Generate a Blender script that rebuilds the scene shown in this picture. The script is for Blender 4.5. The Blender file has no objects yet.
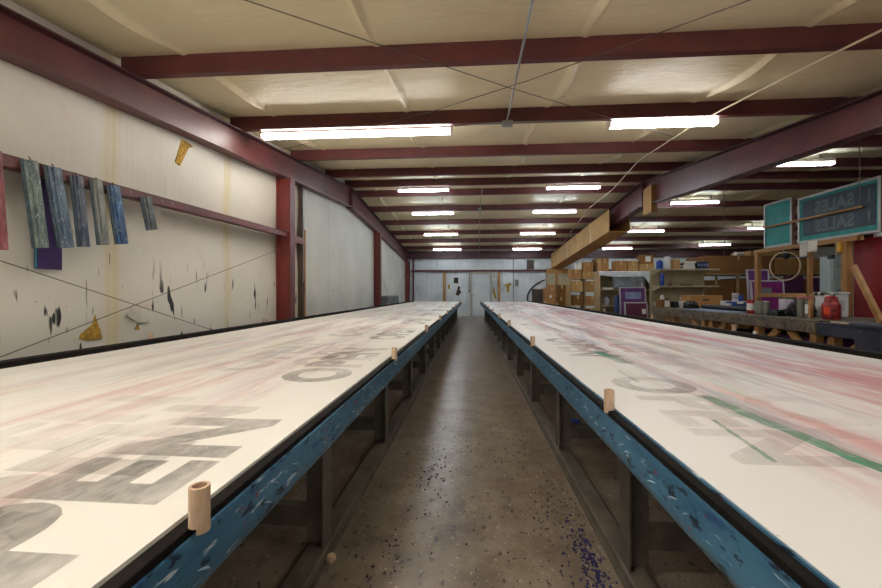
import bpy, bmesh, math, random
from math import sin, cos, pi, atan, radians, sqrt, floor
from mathutils import Vector, Matrix
random.seed(7)
C = bpy.context.scene.collection

# ------------------------------------------------------------------ helpers
class MB:
    """collects shapes (world coordinates) into one mesh"""
    def __init__(s): s.bm = bmesh.new()
    def box(s, x0, x1, y0, y1, z0, z1):
        v = [s.bm.verts.new((x, y, z)) for z in (z0, z1) for (x, y) in ((x0, y0), (x1, y0), (x1, y1), (x0, y1))]
        for f in ((3,2,1,0),(4,5,6,7),(0,1,5,4),(1,2,6,5),(2,3,7,6),(3,0,4,7)): s.bm.faces.new([v[i] for i in f])
        return s
    def obox(s, c, size, M=None):
        hx, hy, hz = [a/2 for a in size]; c = Vector(c)
        M = M or Matrix.Identity(3)
        v = [s.bm.verts.new(c + M @ Vector((x, y, z))) for z in (-hz, hz) for (x, y) in ((-hx,-hy),(hx,-hy),(hx,hy),(-hx,hy))]
        for f in ((3,2,1,0),(4,5,6,7),(0,1,5,4),(1,2,6,5),(2,3,7,6),(3,0,4,7)): s.bm.faces.new([v[i] for i in f])
        return s
    def bar(s, p, q, w, h, up=(0,0,1)):
        """a rectangular bar from p to q"""
        p, q = Vector(p), Vector(q); d = (q-p); L = d.length; d.normalize(); up = Vector(up)
        if abs(d.dot(up)) > .98: up = Vector((1,0,0))
        a = d.cross(up).normalized(); b = a.cross(d)
        return s.obox((p+q)/2, (w, L, h), Matrix((a, d, b)).transposed())
    def loft(s, rings, caps=True, closed=True):
        R = [[s.bm.verts.new(p) for p in r] for r in rings]
        n = len(R[0])
        for A, B in zip(R, R[1:]):
            for i in range(n if closed else n-1):
                j = (i+1) % n; s.bm.faces.new((A[i], A[j], B[j], B[i]))
        if caps and closed:
            s.bm.faces.new(list(reversed(R[0]))); s.bm.faces.new(R[-1])
        return s
    def strip(s, secs, x0, x1):
        """secs: (y, z_low, z_high) swept along y between x0 and x1"""
        return s.loft([[(x0,y,a),(x1,y,a),(x1,y,b),(x0,y,b)] for y, a, b in secs])
    def prism(s, pts, y0, y1):
        """(x,z) outline extruded along y"""
        return s.loft([[(x, y0, z) for x, z in pts], [(x, y1, z) for x, z in pts]])
    def path(s, pts, r, n=8, closed=False):
        pts = [Vector(p) for p in pts]; rings = []
        m = len(pts); prev = None
        for i, p in enumerate(pts):
            a = pts[(i-1) % m] if (closed or i > 0) else p
            b = pts[(i+1) % m] if (closed or i < m-1) else p
            d = (b-a).normalized()
            if prev is None:
                u = Vector((0,0,1)) if abs(d.z) < .9 else Vector((1,0,0)); u = d.cross(u).normalized()
            else: u = (prev - d*prev.dot(d)).normalized()
            prev = u; w = d.cross(u)
            rr = r[i] if isinstance(r, (list, tuple)) else r
            rings.append([p + (u*cos(2*pi*k/n) + w*sin(2*pi*k/n))*rr for k in range(n)])
        if closed: rings.append(rings[0]); return s.loft(rings, caps=False)
        return s.loft(rings)
    def lathe(s, cx, cy, prof, n=20, a0=0, a1=2*pi):
        rings = [[(cx+r*cos(2*pi*k/n), cy+r*sin(2*pi*k/n), z) for k in range(n)] for r, z in prof]
        return s.loft(rings)
    def poly(s, pts):
        s.bm.faces.new([s.bm.verts.new(p) for p in pts]); return s
    def grid(s, f, nu, nv):
        V = [[s.bm.verts.new(f(i/nu, j/nv)) for j in range(nv+1)] for i in range(nu+1)]
        for i in range(nu):
            for j in range(nv): s.bm.faces.new((V[i][j], V[i+1][j], V[i+1][j+1], V[i][j+1]))
        return s
    def build(s, name, mat, parent=None, bevel=0, smooth=False, thick=0):
        off = Vector((0,0,0)); p = parent
        while p is not None: off += p.location; p = p.parent
        for v in s.bm.verts: v.co -= off
        bmesh.ops.recalc_face_normals(s.bm, faces=s.bm.faces)
        me = bpy.data.meshes.new(name); s.bm.to_mesh(me); s.bm.free()
        if smooth:
            for f in me.polygons: f.use_smooth = True
            try: me.set_sharp_from_angle(angle=radians(40))
            except Exception: pass
        o = bpy.data.objects.new(name, me); C.objects.link(o); me.materials.append(mat)
        if parent is not None: o.parent = parent
        if thick:
            m = o.modifiers.new('solid', 'SOLIDIFY'); m.thickness = thick; m.offset = 0
        if bevel:
            m = o.modifiers.new('bevel', 'BEVEL'); m.width = bevel; m.segments = 2; m.limit_method = 'ANGLE'
        return o

def tag(o, label=None, cat=None, group=None, kind=None):
    if label: o['label'] = label
    if cat: o['category'] = cat
    if group: o['group'] = group
    if kind: o['kind'] = kind
    return o
def thing(name, label, cat, loc=(0,0,0), group=None):
    o = bpy.data.objects.new(name, None); C.objects.link(o); o.location = loc; o.empty_display_size = .1
    return tag(o, label, cat, group)
def struct(o): o['kind'] = 'structure'; return o
def copy_tree(o, parent=None):
    c = o.copy(); C.objects.link(c)
    if parent is not None: c.parent = parent
    for ch in list(o.children): copy_tree(ch, c)
    return c

# ------------------------------------------------------------------ materials
class NT:
    def __init__(s, name):
        s.m = bpy.data.materials.new(name); s.m.use_nodes = True
        s.t = s.m.node_tree; s.b = s.t.nodes['Principled BSDF']
        s.co = None
    def n(s, t): return s.t.nodes.new(t)
    def l(s, a, b): s.t.links.new(a, b)
    def coord(s, scale=(1,1,1), loc=(0,0,0), rot=(0,0,0)):
        if s.co is None: s.co = s.n('ShaderNodeTexCoord').outputs['Object']
        mp = s.n('ShaderNodeMapping'); mp.inputs['Scale'].default_value = scale
        mp.inputs['Location'].default_value = loc; mp.inputs['Rotation'].default_value = rot
        s.l(s.co, mp.inputs['Vector']); return mp.outputs[0]
    def noise(s, scale=(1,1,1), detail=4, rough=.55, loc=(0,0,0), rot=(0,0,0), dist=0):
        x = s.n('ShaderNodeTexNoise'); x.inputs['Scale'].default_value = 1; x.inputs['Detail'].default_value = detail
        x.inputs['Roughness'].default_value = rough; x.inputs['Distortion'].default_value = dist
        s.l(s.coord(scale, loc, rot), x.inputs['Vector']); return x.outputs[0]
    def vor(s, scale, loc=(0,0,0), out='Distance', rnd=1.):
        x = s.n('ShaderNodeTexVoronoi'); x.inputs['Scale'].default_value = 1; x.inputs['Randomness'].default_value = rnd
        s.l(s.coord(scale, loc), x.inputs['Vector']); return x.outputs[out]
    def ramp(s, v, lo, hi, a=0., b=1.):
        x = s.n('ShaderNodeMapRange'); x.interpolation_type = 'SMOOTHSTEP'
        for k, q in zip(('From Min','From Max','To Min','To Max'), (lo, hi, a, b)): x.inputs[k].default_value = q
        s.l(v, x.inputs['Value']); return x.outputs[0]
    def math(s, op, a, b=None):
        x = s.n('ShaderNodeMath'); x.operation = op
        for i, q in enumerate((a, b)):
            if q is None: continue
            if isinstance(q, (int, float)): x.inputs[i].default_value = q
            else: s.l(q, x.inputs[i])
        return x.outputs[0]
    def axis(s, k):
        if s.co is None: s.co = s.n('ShaderNodeTexCoord').outputs['Object']
        x = s.n('ShaderNodeSeparateXYZ'); s.l(s.co, x.inputs[0]); return x.outputs[k]
    def mix(s, f, a, b):
        x = s.n('ShaderNodeMix'); x.data_type = 'RGBA'
        if isinstance(f, (int, float)): x.inputs[0].default_value = f
        else: s.l(f, x.inputs[0])
        for q, i in ((a, 6), (b, 7)):
            if isinstance(q, tuple): x.inputs[i].default_value = (*q[:3], 1)
            else: s.l(q, x.inputs[i])
        return x.outputs[2]
    def bump(s, h, strength=.3, dist=.01):
        x = s.n('ShaderNodeBump'); x.inputs['Strength'].default_value = strength; x.inputs['Distance'].default_value = dist
        s.l(h, x.inputs['Height']); s.l(x.outputs[0], s.b.inputs['Normal'])
    def done(s, col, rough=.5, metal=0, spec=None):
        if isinstance(col, tuple): s.b.inputs['Base Color'].default_value = (*col[:3], 1)
        else: s.l(col, s.b.inputs['Base Color'])
        if isinstance(rough, (int, float)): s.b.inputs['Roughness'].default_value = rough
        else: s.l(rough, s.b.inputs['Roughness'])
        s.b.inputs['Metallic'].default_value = metal
        if spec is not None: s.b.inputs['Specular IOR Level'].default_value = spec
        return s.m

def S(r, g, b):
    f = lambda c: (c/255/12.92) if c/255 <= .04045 else ((c/255+.055)/1.055)**2.4
    return (f(r), f(g), f(b))
def plain(name, col, rough=.5, metal=0, var=.25, sc=6, bump=0):
    t = NT(name); d = tuple(c*(1-var) for c in col); l = tuple(min(1, c*(1+var*.5)) for c in col)
    nz = t.noise((sc,)*3, 5, .6)
    c = t.mix(t.ramp(nz, .35, .65), d, l)
    if bump: t.bump(nz, bump, .004)
    return t.done(c, rough, metal)

M = {}
# red oxide primer steel
t = NT('red_primer_steel')
a = t.noise((3,3,3), 5); b = t.noise((40,40,40), 3)
c = t.mix(t.ramp(a, .35, .7), S(88,44,45), S(104,51,51))
c = t.mix(t.ramp(b, .62, .75, 0, .25), c, S(150,110,105))
M['red'] = t.done(c, .42)
t = NT('red_primer_column')
M['redcol'] = t.done(t.mix(t.ramp(t.noise((3,3,3), 5), .35, .7), S(112,46,40), S(128,54,46)), .5)
M['red_edge'] = plain('dark_red_flange', S(70,28,34), .5)
# vinyl faced insulation on the ceiling
t = NT('ceiling_blanket')
a = t.noise((.5,.5,.5), 4); b = t.noise((1.6,9,4), 5, .6); st = t.noise((2.2,2.6,2), 4, .6, (4,1,0))
c = t.mix(t.ramp(a, .3, .7), S(222,208,170), S(237,226,192))
c = t.mix(t.ramp(st, .60, .78, 0, .3), c, S(182,156,108))
c = t.mix(t.ramp(t.noise((7,7,7), 2, .5, (9,3,1)), .765, .79, 0, .7), c, S(120,72,30))
t.bump(t.math('ADD', t.noise((5,14,8), 5, .6), t.math('MULTIPLY', t.noise((24,30,24), 2), .3)), .55, .016)
M['ceil'] = t.done(c, t.ramp(a, .3, .7, .42, .54), spec=.4)
# vinyl faced insulation on the wall
t = NT('wall_blanket')
a = t.noise((.8,.7,.8), 4); z = t.axis(2)
c = t.mix(t.ramp(a, .3, .7), S(210,206,194), S(226,223,214))
band = t.ramp(t.math('ABSOLUTE', t.math('SUBTRACT', t.math('FRACT', t.math('ADD', t.math('DIVIDE', t.axis(1), 1.55), .552)), .5)), .02, .075, .75, 0)
c = t.mix(t.math('MULTIPLY', band, t.ramp(t.noise((9,18,.6), 3), .3, .7, .3, 1)), c, S(206,192,140))
c = t.mix(t.ramp(t.noise((2,2.2,2.4), 5, .65, (3,3,3)), .6, .78, 0, .55), c, S(205,160,96))
low = t.ramp(z, 1.5, 1.1)
sc = t.ramp(t.noise((5,13,3.0), 2, .4, (1,0,5), (.18,0,0)), .675, .71)
c = t.mix(t.math('MULTIPLY', sc, low), c, S(34,34,34))
c = t.mix(t.math('MULTIPLY', t.ramp(t.noise((9,30,3.5), 2, .4, (7,2,5), (-.15,0,0)), .70, .76), t.ramp(z, 1.9, 1.4, 0, .75)), c, S(80,76,66))
c = t.mix(t.ramp(t.noise((60,60,60), 1, .3, (5,5,5)), .8, .82, 0, .8), c, S(60,50,40))
t.bump(t.math('ADD', t.noise((4,6,2), 5, .6), t.math('MULTIPLY', t.noise((8,24,1.2), 4), .5)), .35, .02)
M['wall'] = t.done(c, .5, spec=.4)
t = NT('white_wall_panel')
c = t.mix(t.ramp(t.noise((1,1,1), 5), .3, .7), S(206,206,198), S(222,222,214))
c = t.mix(t.math('MULTIPLY', t.ramp(t.noise((4,7,7), 2, .4, (2,8,1), (.9,0,0)), .72, .75, 0, .7), t.ramp(t.axis(2), 1.5, 1.2)), c, S(60,55,50))
jl = t.ramp(t.math('ABSOLUTE', t.math('SUBTRACT', t.math('FRACT', t.math('DIVIDE', t.axis(1), 1.22)), .5)), .0, .012, .35, 0)
c = t.mix(jl, c, S(120,118,108))
M['panel'] = t.done(c, .5)
t = NT('back_wall_panel')
c = t.mix(t.ramp(t.noise((1.2,1.2,1.2), 5), .3, .7), S(196,202,206), S(216,221,224))
c = t.mix(t.ramp(t.noise((7,5,1.2), 3, .5, (3,0,2)), .66, .72, 0, .5), c, S(120,118,110))
M['back'] = t.done(c, .5)
# concrete
t = NT('concrete_floor')
a = t.noise((.9,.9,1), 6, .62); b = t.noise((5,5,5), 6, .65); w = t.noise((.55,.28,1), 4, .5, (3,1,0))
c = t.mix(t.ramp(a, .3, .7), S(128,116,102), S(156,144,128))
c = t.mix(t.ramp(b, .38, .68, 0, .75), c, S(104,88,74)); c = t.mix(t.ramp(t.noise((3.4,1.3,1), 6, .7, (12,4,0)), .5, .72, 0, .6), c, S(84,70,62)); c = t.mix(t.ramp(t.noise((9,6,1), 5, .7, (2,14,0)), .56, .74, 0, .5), c, S(172,156,136))
c = t.mix(t.ramp(w, .52, .7, 0, .3), c, S(158,148,136))
c = t.mix(t.ramp(t.noise((2.2,1.5,1), 5, .6, (8,4,0)), .58, .8, 0, .35), c, S(124,92,70))
c = t.mix(t.ramp(t.noise((22,12,9), 3, .6, (1,9,0)), .64, .66, 0, .85), c, S(52,42,50))
c = t.mix(t.ramp(t.noise((34,26,20), 3, .6, (6,9,0)), .635, .655, 0, .8), c, S(44,38,44))
c = t.mix(t.ramp(t.noise((48,44,20), 1, .4, (2,2,0)), .70, .72, 0, .8), c, S(196,180,160))
t.bump(t.noise((14,14,14), 3, .5), .05, .002)
M['floor'] = t.done(c, .30, spec=.5)
# painted blue apron
t = NT('splattered_blue_paint')
a = t.noise((9,2,9), 5, .6)
c = t.mix(t.ramp(a, .3, .7), S(46,92,124), S(80,126,156))
c = t.mix(t.ramp(t.noise((34,18,48), 4, .6, (2,1,0)), .585, .63, 0, .9), c, S(26,34,52))
c = t.mix(t.ramp(t.noise((20,16,34), 3, .6, (7,3,1)), .655, .68), c, S(150,60,70))
c = t.mix(t.ramp(t.noise((16,10,60), 4, .6, (1,6,3)), .62, .68, 0, .85), c, S(210,220,226))
c = t.mix(t.ramp(t.noise((12,8,26), 3, .6, (4,6,9)), .62, .68, 0, .7), c, S(36,66,120))
t.bump(t.noise((22,12,30), 4), .5, .008)
M['blue'] = t.done(c, .38)
M['drip'] = plain('pale_blue_drip_highlight', S(150,182,206), .3, 0, .3, 30)
M['rail'] = plain('black_steel_rail', S(30,26,25), .8, 0, .35, 14); M['rail'].node_tree.nodes['Principled BSDF'].inputs['Specular IOR Level'].default_value = .12
M['leg'] = plain('grey_painted_leg', S(92,86,76), .6, 0, .3, 8)
M['runner'] = plain('grey_foot_rail', S(98,90,78), .55, 0, .35, 7)
# table tops
def tabletop(name, sgn):
    t = NT(name); x = t.math('ADD', t.math('MULTIPLY', t.axis(0), sgn), 1.4); y = t.axis(1)     # x = distance out from the aisle
    white = S(243,240,233) if sgn < 0 else S(240,239,240)
    c = t.mix(t.ramp(t.noise((.8,.8,1), 5), .3, .7), white, tuple(q*.93 for q in white))
    inn = t.math('MULTIPLY', t.ramp(x, .66, .86), t.ramp(x, 2.33, 2.0)); far = t.ramp(y, .6, 3.0)
    k = .75 if sgn < 0 else 1.35
    def streak(sc, loc, lo, hi, amt, col, m=None):
        nonlocal c
        f = t.math('MULTIPLY', t.ramp(t.noise(sc, 6, .68, loc, (0,0,.03*sgn)), lo-.03, hi-.03, 0, min(.9, amt)), inn)
        if m is not None: f = t.math('MULTIPLY', f, m)
        c = t.mix(f, c, col)
    streak((5,.7,1), (1,2,0), .5, .72, .75*k, S(206,150,156))
    streak((6,.55,1), (7,5,0), .52, .74, .6*k, S(150,138,136))
    streak((7,.8,1), (3,9,0), .53, .75, .55*k, S(140,150,186), far)
    streak((6,.6,1), (11,3,0), .52, .74, .65*k, S(150,110,140), far)
    streak((9,.9,1), (5,13,0), .58, .76, .4*k, S(150,190,168))
    streak((11,1.2,1), (2,17,0), .58, .74, .5*k, S(222,198,150) if sgn < 0 else S(226,170,160))
    if sgn > 0: streak((5,.9,1), (17,7,0), .45, .64, .75, S(196,110,126), t.ramp(x, 1.3, 1.7))
    g = t.ramp(t.noise((70,40,1), 2, .5, (3,3,0)), .77, .79, 0, .6); c = t.mix(g, c, S(80,70,64))
    return t.done(c, .5, spec=.3)
M['topL'] = tabletop('printed_table_cover', -1); M['topR'] = tabletop('printed_table_cover_pink', 1)
def ghost(name, col, amt, sc=(30,9,1)):
    t = NT(name)
    f = t.math('MULTIPLY', t.ramp(t.noise(sc, 4, .6), .1, .8, .45, 1), t.ramp(t.noise((2.2,1.5,1), 4, .65, (5,1,0)), .3, .68, .12, 1))
    t.l(t.math('MULTIPLY', f, amt), t.b.inputs['Alpha']); return t.done(col, .6, spec=.2)
M['ghost'] = ghost('faded_black_ink', S(104,100,97), .54, (60,30,1))
M['ghost2'] = ghost('fainter_ink', S(150,144,138), .27, (50,20,1))
M['ghostpink'] = ghost('faded_red_ink', S(200,134,140), .24, (50,14,1))
M['greenink'] = ghost('green_ink_streak', S(84,176,142), .72, (60,5,1))
# woods
def wood(name, a_, b_, sc=(30,3,3), rough=.6):
    t = NT(name); nz = t.noise(sc, 5, .6, dist=.6)
    c = t.mix(t.ramp(nz, .3, .7), a_, b_); t.bump(nz, .15, .003); return t.done(c, rough)
M['wood'] = wood('pine_wood', S(150,108,62), S(184,140,88), (12,12,2))
M['woodY'] = wood('pine_rail_wood', S(150,108,62), S(186,142,88), (14,2,14))
M['peg'] = wood('pale_peg_wood', S(198,166,138), S(222,194,168), (60,60,14))
M['studdark'] = wood('dark_wood', S(60,46,38), S(84,66,54), (12,12,2))
M['brownboard'] = wood('brown_board', S(66,54,46), S(86,72,62), (6,6,3))
def cardboard(name, col, v=.18):
    t = NT(name); nz = t.noise((2.5,2.5,2.5), 4); oi = t.n('ShaderNodeObjectInfo').outputs['Random']
    c = t.mix(t.ramp(nz, .3, .7), tuple(q*(1-v) for q in col), col)
    c = t.mix(t.ramp(oi, 0, 1, 0, .35), c, S(160,118,72))
    return t.done(c, .75, spec=.2)
M['card'] = cardboard('cardboard', S(188,140,88)); M['carddark'] = cardboard('brown_cardboard', S(128,88,50))
M['cardlight'] = cardboard('pale_cardboard', S(196,158,104))
M['tape'] = plain('packing_tape', S(206,176,122), .35, 0, .1)
M['white'] = plain('white_plastic', S(222,224,224), .4, 0, .06)
M['paper'] = plain('paper', S(226,224,214), .7, 0, .06)
M['cloth'] = plain('white_cloth', S(226,232,238), .8, 0, .12, 10, .4)
M['plastic'] = plain('grey_plastic_film', S(134,142,148), .35, 0, .25, 5)
M['beige'] = plain('beige_metal', S(176,164,134), .5, 0, .12, 4)
M['beigewood'] = plain('beige_board', S(172,142,98), .6, 0, .15, 6)
M['teal'] = plain('teal_mesh', S(28,150,150), .5, 0, .22, 5)
M['tealdark'] = plain('dark_printed_mesh', S(50,66,80), .5, 0, .3, 7)
M['letter'] = plain('ghost_letter_mesh', S(92,110,118), .5, 0, .2, 9)
M['alu'] = plain('aluminium', S(176,178,178), .35, .4, .15, 10)
M['rust'] = plain('rusty_frame_edge', S(112,76,64), .6, 0, .3, 9)
M['purple'] = plain('purple_mesh', S(108,54,122), .45, 0, .25, 4)
M['magenta'] = plain('magenta_mesh', S(132,38,112), .45, 0, .22, 4)
M['plum'] = plain('plum_mesh', S(70,30,62), .45, 0, .25, 4)
M['maroon'] = plain('maroon_mesh', S(98,36,62), .45, 0, .25, 4)
M['pale_blue'] = plain('pale_blue_patch', S(140,156,196), .4, 0, .2, 6)
M['frame'] = plain('pale_frame', S(190,184,190), .45, 0, .12)
M['redcab'] = plain('red_cabinet_paint', S(150,22,34), .4, 0, .12, 3)
M['yellow'] = plain('yellow_paint', S(216,168,34), .5, 0, .12)
M['black'] = plain('black_plastic', S(28,28,30), .45, 0, .3)
M['blackrub'] = plain('black_rubber', S(30,30,34), .55, 0, .2)
M['bluepl'] = plain('blue_plastic', S(32,74,170), .4, 0, .15)
M['navy'] = plain('navy_paint', S(38,58,110), .45, 0, .2)
M['redpl'] = plain('red_plastic', S(176,36,40), .45, 0, .35, 14)
M['redjug'] = plain('stained_red_plastic', S(150,40,46), .45, 0, .5, 22)
M['orange'] = plain('orange_label', S(226,72,36), .5, 0, .1)
M['greycan'] = plain('grey_tin', S(126,128,118), .4, .3, .2, 8)
M['greenlid'] = plain('green_lid', S(60,110,84), .5)
M['pink'] = plain('pink_lid', S(200,110,112), .5)
M['lav'] = plain('stained_white_plastic', S(196,190,210), .45, 0, .2, 10)
M['steel'] = plain('galvanised_steel', S(142,146,146), .4, .6, .15, 12)
M['wire'] = plain('dark_wire', S(98,90,80), .5, .3, .1)
M['cord'] = plain('cream_cord', S(214,200,172), .55, 0, .08)
M['door'] = plain('grey_white_door', S(206,212,216), .45, 0, .06, 2)
M['trim'] = plain('door_frame_paint', S(178,174,160), .5, 0, .1)
M['darkred'] = plain('dark_red_girt', S(92,40,42), .5, 0, .2)
M['foam'] = plain('yellow_foam', S(184,146,58), .9, 0, .4, 30, .8)
M['foamdark'] = plain('dark_torn_hole', S(64,50,30), .9, 0, .4, 30)
M['flap'] = plain('torn_facing', S(214,210,200), .6, 0, .1)
M['greymet'] = plain('grey_metal', S(110,118,116), .5, 0, .15)
M['fix'] = plain('fixture_enamel', S(226,214,206), .4, 0, .05)
M['purpleplate'] = plain('dark_purple_plate', S(58,34,96), .35, 0, .15)
M['blinds'] = plain('pale_green_grey', S(176,190,186), .5, 0, .08)
M['chipblue'] = plain('blue_paint_chip', S(44,42,104), .5); M['chiptan'] = plain('tan_paint_chip', S(190,166,124), .6)
M['chipdark'] = plain('dark_paint_chip', S(42,34,38), .6)
t = NT('spattered_bench')
c = t.mix(t.ramp(t.noise((6,6,6), 5), .3, .7), S(88,80,68), S(126,112,92))
c = t.mix(t.ramp(t.noise((26,20,26), 4, .6, (3,1,0)), .54, .62, 0, .9), c, S(44,44,52))
c = t.mix(t.ramp(t.noise((30,30,30), 3, .6, (8,1,0)), .66, .7, 0, .8), c, S(176,168,150))
M['bench'] = t.done(c, .6)
t = NT('spattered_dark_bench')
c = t.mix(t.ramp(t.noise((6,6,6), 5), .3, .7), S(34,38,56), S(56,60,76))
c = t.mix(t.ramp(t.noise((20,20,20), 4, .6, (3,1,0)), .62, .68, 0, .7), c, S(110,104,100))
M['benchdark'] = t.done(c, .55)
def squeegee_mat(name, a_, b_, c_):
    t = NT(name); oi = t.n('ShaderNodeObjectInfo')
    v = t.coord((16,16,3)); ad = t.n('ShaderNodeVectorMath'); ad.operation = 'ADD'; t.l(v, ad.inputs[0]); t.l(oi.outputs['Location'], ad.inputs[1])
    nz = t.n('ShaderNodeTexNoise'); nz.inputs['Scale'].default_value = 1.6; nz.inputs['Detail'].default_value = 6; nz.inputs['Roughness'].default_value = .7
    t.l(ad.outputs[0], nz.inputs['Vector'])
    c = t.mix(t.ramp(nz.outputs[0], .35, .62), tuple(q*.55 for q in a_), tuple(min(1, q*1.15) for q in b_)); c = t.mix(t.ramp(t.noise((40,40,9), 5, .7, (3,1,2)), .52, .72, 0, .6), c, S(150,156,156))
    c = t.mix(t.ramp(t.noise((70,70,26), 4, .6), .62, .66), c, c_); return t.done(c, .4)
SQ = [squeegee_mat('squeegee_paint_red', S(120,56,62), S(150,80,84), S(90,70,110)),
      squeegee_mat('squeegee_paint_greengrey', S(84,104,104), S(122,136,128), S(200,206,200)),
      squeegee_mat('squeegee_paint_bluegrey', S(62,88,116), S(96,118,136), S(206,214,220)),
      squeegee_mat('squeegee_paint_slate', S(46,58,84), S(84,92,110), S(170,190,210)),
      squeegee_mat('squeegee_paint_grey', S(110,118,118), S(140,144,140), S(86,120,90)),
      squeegee_mat('squeegee_paint_blue', S(28,62,112), S(60,100,146), S(180,200,214)),
      squeegee_mat('squeegee_paint_dark', S(58,66,72), S(92,100,104), S(190,196,196))]
M['sqrub'] = plain('squeegee_rubber', S(60,76,86), .45, 0, .5, 20)
M['sqrubpink'] = plain('squeegee_rubber_pink', S(150,84,96), .45, 0, .3, 20)
def emit(name, col, st):
    m = bpy.data.materials.new(name); m.use_nodes = True; nt = m.node_tree; nt.nodes.clear()
    e = nt.nodes.new('ShaderNodeEmission'); o = nt.nodes.new('ShaderNodeOutputMaterial')
    e.inputs[0].default_value = (*col, 1); e.inputs[1].default_value = st; nt.links.new(e.outputs[0], o.inputs[0]); return m
M['tubewarm'] = emit('warm_white_tube', (1, .955, .89), 34)
M['tubecool'] = emit('cool_white_tube', (.82, .92, 1), 25)

# ------------------------------------------------------------------ the shell
def Zp(y): return 2.599+.11*y if y < 9.1 else 4.2825-.075*y        # underside of the purlins
XL, XR, YF, YB = -2.95, 15.0, -1.2, 18.4
PUR = [3.08, 4.58, 6.2, 7.75, 9.02, 9.78, 11.15, 12.7, 14.2, 15.65, 17.15]
struct(MB().box(XL-.3, XR+.2, YF-.2, YB+.2, -.12, 0).build('floor', M['floor']))

def hsh(a, b=0.): 
    v = sin(a*127.1+b*311.7)*43758.5453; return v-floor(v)
def n1(x, s=0.):
    i = floor(x); f = x-i; f = f*f*(3-2*f); return hsh(i, s)*(1-f)+hsh(i+1, s)*f
allp = [-1.2, 0.0, 1.55]+PUR+[18.3]
def bay(y):
    for a, b in zip(allp, allp[1:]):
        if a <= y <= b: return (y-a)/(b-a), allp.index(a)
    return 0., 0
def ceil_z(x, y):
    f, k = bay(y); z = Zp(y)+.165
    seam = (x+2.35)/1.62; d = abs(seam-round(seam))*1.62
    sag = sin(pi*f)
    z += sag*(-.035 + .02*n1(x*1.1, k)) - .012*sag*(n1(x*3+y*2, k+5)-.5)*2
    z += -.038*math.exp(-(d/.026)**2)*(.3+sag)                       # taped seams sag into ridges
    return z
ys = []
for a, b in zip(allp, allp[1:]):
    n = max(4, int((b-a)/.13)); ys += [a+(b-a)*i/n for i in range(n)]
ys += [18.3, 18.45]; 
def warp(y):
    f, k = bay(y); return (.10*(n1(y*.9, 3)-.5) + .12*f*(1 if k % 2 else -.4))*sin(pi*f)
g = MB(); xs = {round(XL-.05+(XR-XL+.1)*i/150, 4) for i in range(151)}
for k in range(12):
    for q in (-.07,-.045,-.028,-.014,0,.014,.028,.045,.07):
        xx = -2.35+1.62*k+q
        if XL < xx < XR: xs.add(round(xx, 4))
xs = sorted(xs); nx = len(xs)-1
V = [[g.bm.verts.new((x + (warp(y) if XL+.3 < x < XR-.3 else 0), y, ceil_z(x, y))) for y in ys] for x in xs]
for i in range(nx):
    for j in range(len(ys)-1): g.bm.faces.new((V[i][j], V[i+1][j], V[i+1][j+1], V[i][j+1]))
ceil = struct(g.build('ceiling', M['ceil'], smooth=True, thick=.02))

# left wall: billowing insulation up to the first column, flat lined panels beyond
g = MB()
def wl(u, v):
    y = YF+(6.6-YF)*u; z = v*(Zp(y)+.2)
    fy = ((y-3.02)/1.55) % 1; pil = abs(sin(pi*fy))**.6
    zz = z/2.0 if z < 2.0 else (z-2.0)/1.3
    b = .035*pil*sin(pi*min(1, zz))+.012*n1(y*2.2, floor(z*3))*sin(pi*min(1, zz))
    return (-2.955+b, y, z)
g.grid(wl, 90, 40); wallL = struct(g.build('wall_left', M['wall'], smooth=True, thick=.02))
g = MB()
g.loft([[(-2.99,y,0),(-2.90,y,0),(-2.90,y,Zp(y)+.2),(-2.99,y,Zp(y)+.2)] for y in (6.62, 9.1, 12, 15, 18.4)])
struct(g.build('trim_1', M['panel']))
# back wall with ribbed liner panel
pts = []; x = XL
while x < XR:
    for dx, dz in ((0,0),(.20,0),(.215,.012),(.235,.012),(.25,0)):
        if x+dx <= XR: pts.append((x+dx, 18.36-dz))
    x += .25
g = MB(); g.loft([[(px, py, 0) for px, py in pts], [(px, py, 3.08) for px, py in pts]], caps=False, closed=False)
wallB = struct(g.build('wall_back', M['back'], thick=.01))
struct(MB().loft([[(XR,y,0),(XR+.1,y,0),(XR+.1,y,Zp(y)+.2),(XR,y,Zp(y)+.2)] for y in (YF, 9.1, 18.45)]).build('wall_right', M['panel']))
struct(MB().box(XL-.1, XR+.1, YF-.1, YF, 0, Zp(YF)+.2).build('wall_front', M['panel']))

# torn spots of the wall facing
def patch(pts, x, name='torn_flap', mat='foam', parent=wallL, axis='x', d=.015):
    g = MB()
    if axis == 'x': g.loft([[(x, a, b) for a, b in pts], [(x+d, a+.004, b) for a, b in pts]])
    else: g.loft([[(a, x, b) for a, b in pts], [(a, x-d, b) for a, b in pts]])
    return g.build(name, M[mat], parent)
patch([(2.70,.79),(2.80,.755),(2.92,.76),(2.90,.84),(2.86,.95),(2.84,.88),(2.77,.83)], -2.93)
patch([(3.22,.80),(3.33,.79),(3.36,.86),(3.30,.88),(3.25,.85)], -2.93)
patch([(3.13,.93),(3.24,.86),(3.36,.86),(3.35,.89),(3.27,.93),(3.17,1.0)], -2.925, mat='flap', d=.03)
patch([(3.68,2.42),(3.74,2.40),(3.86,2.62),(3.93,2.66),(3.84,2.68),(3.76,2.67)], -2.925, d=.03)
patch([(6.20,2.05),(6.27,2.02),(6.29,2.12),(6.22,2.16)], -2.945, mat='foamdark')
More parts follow.
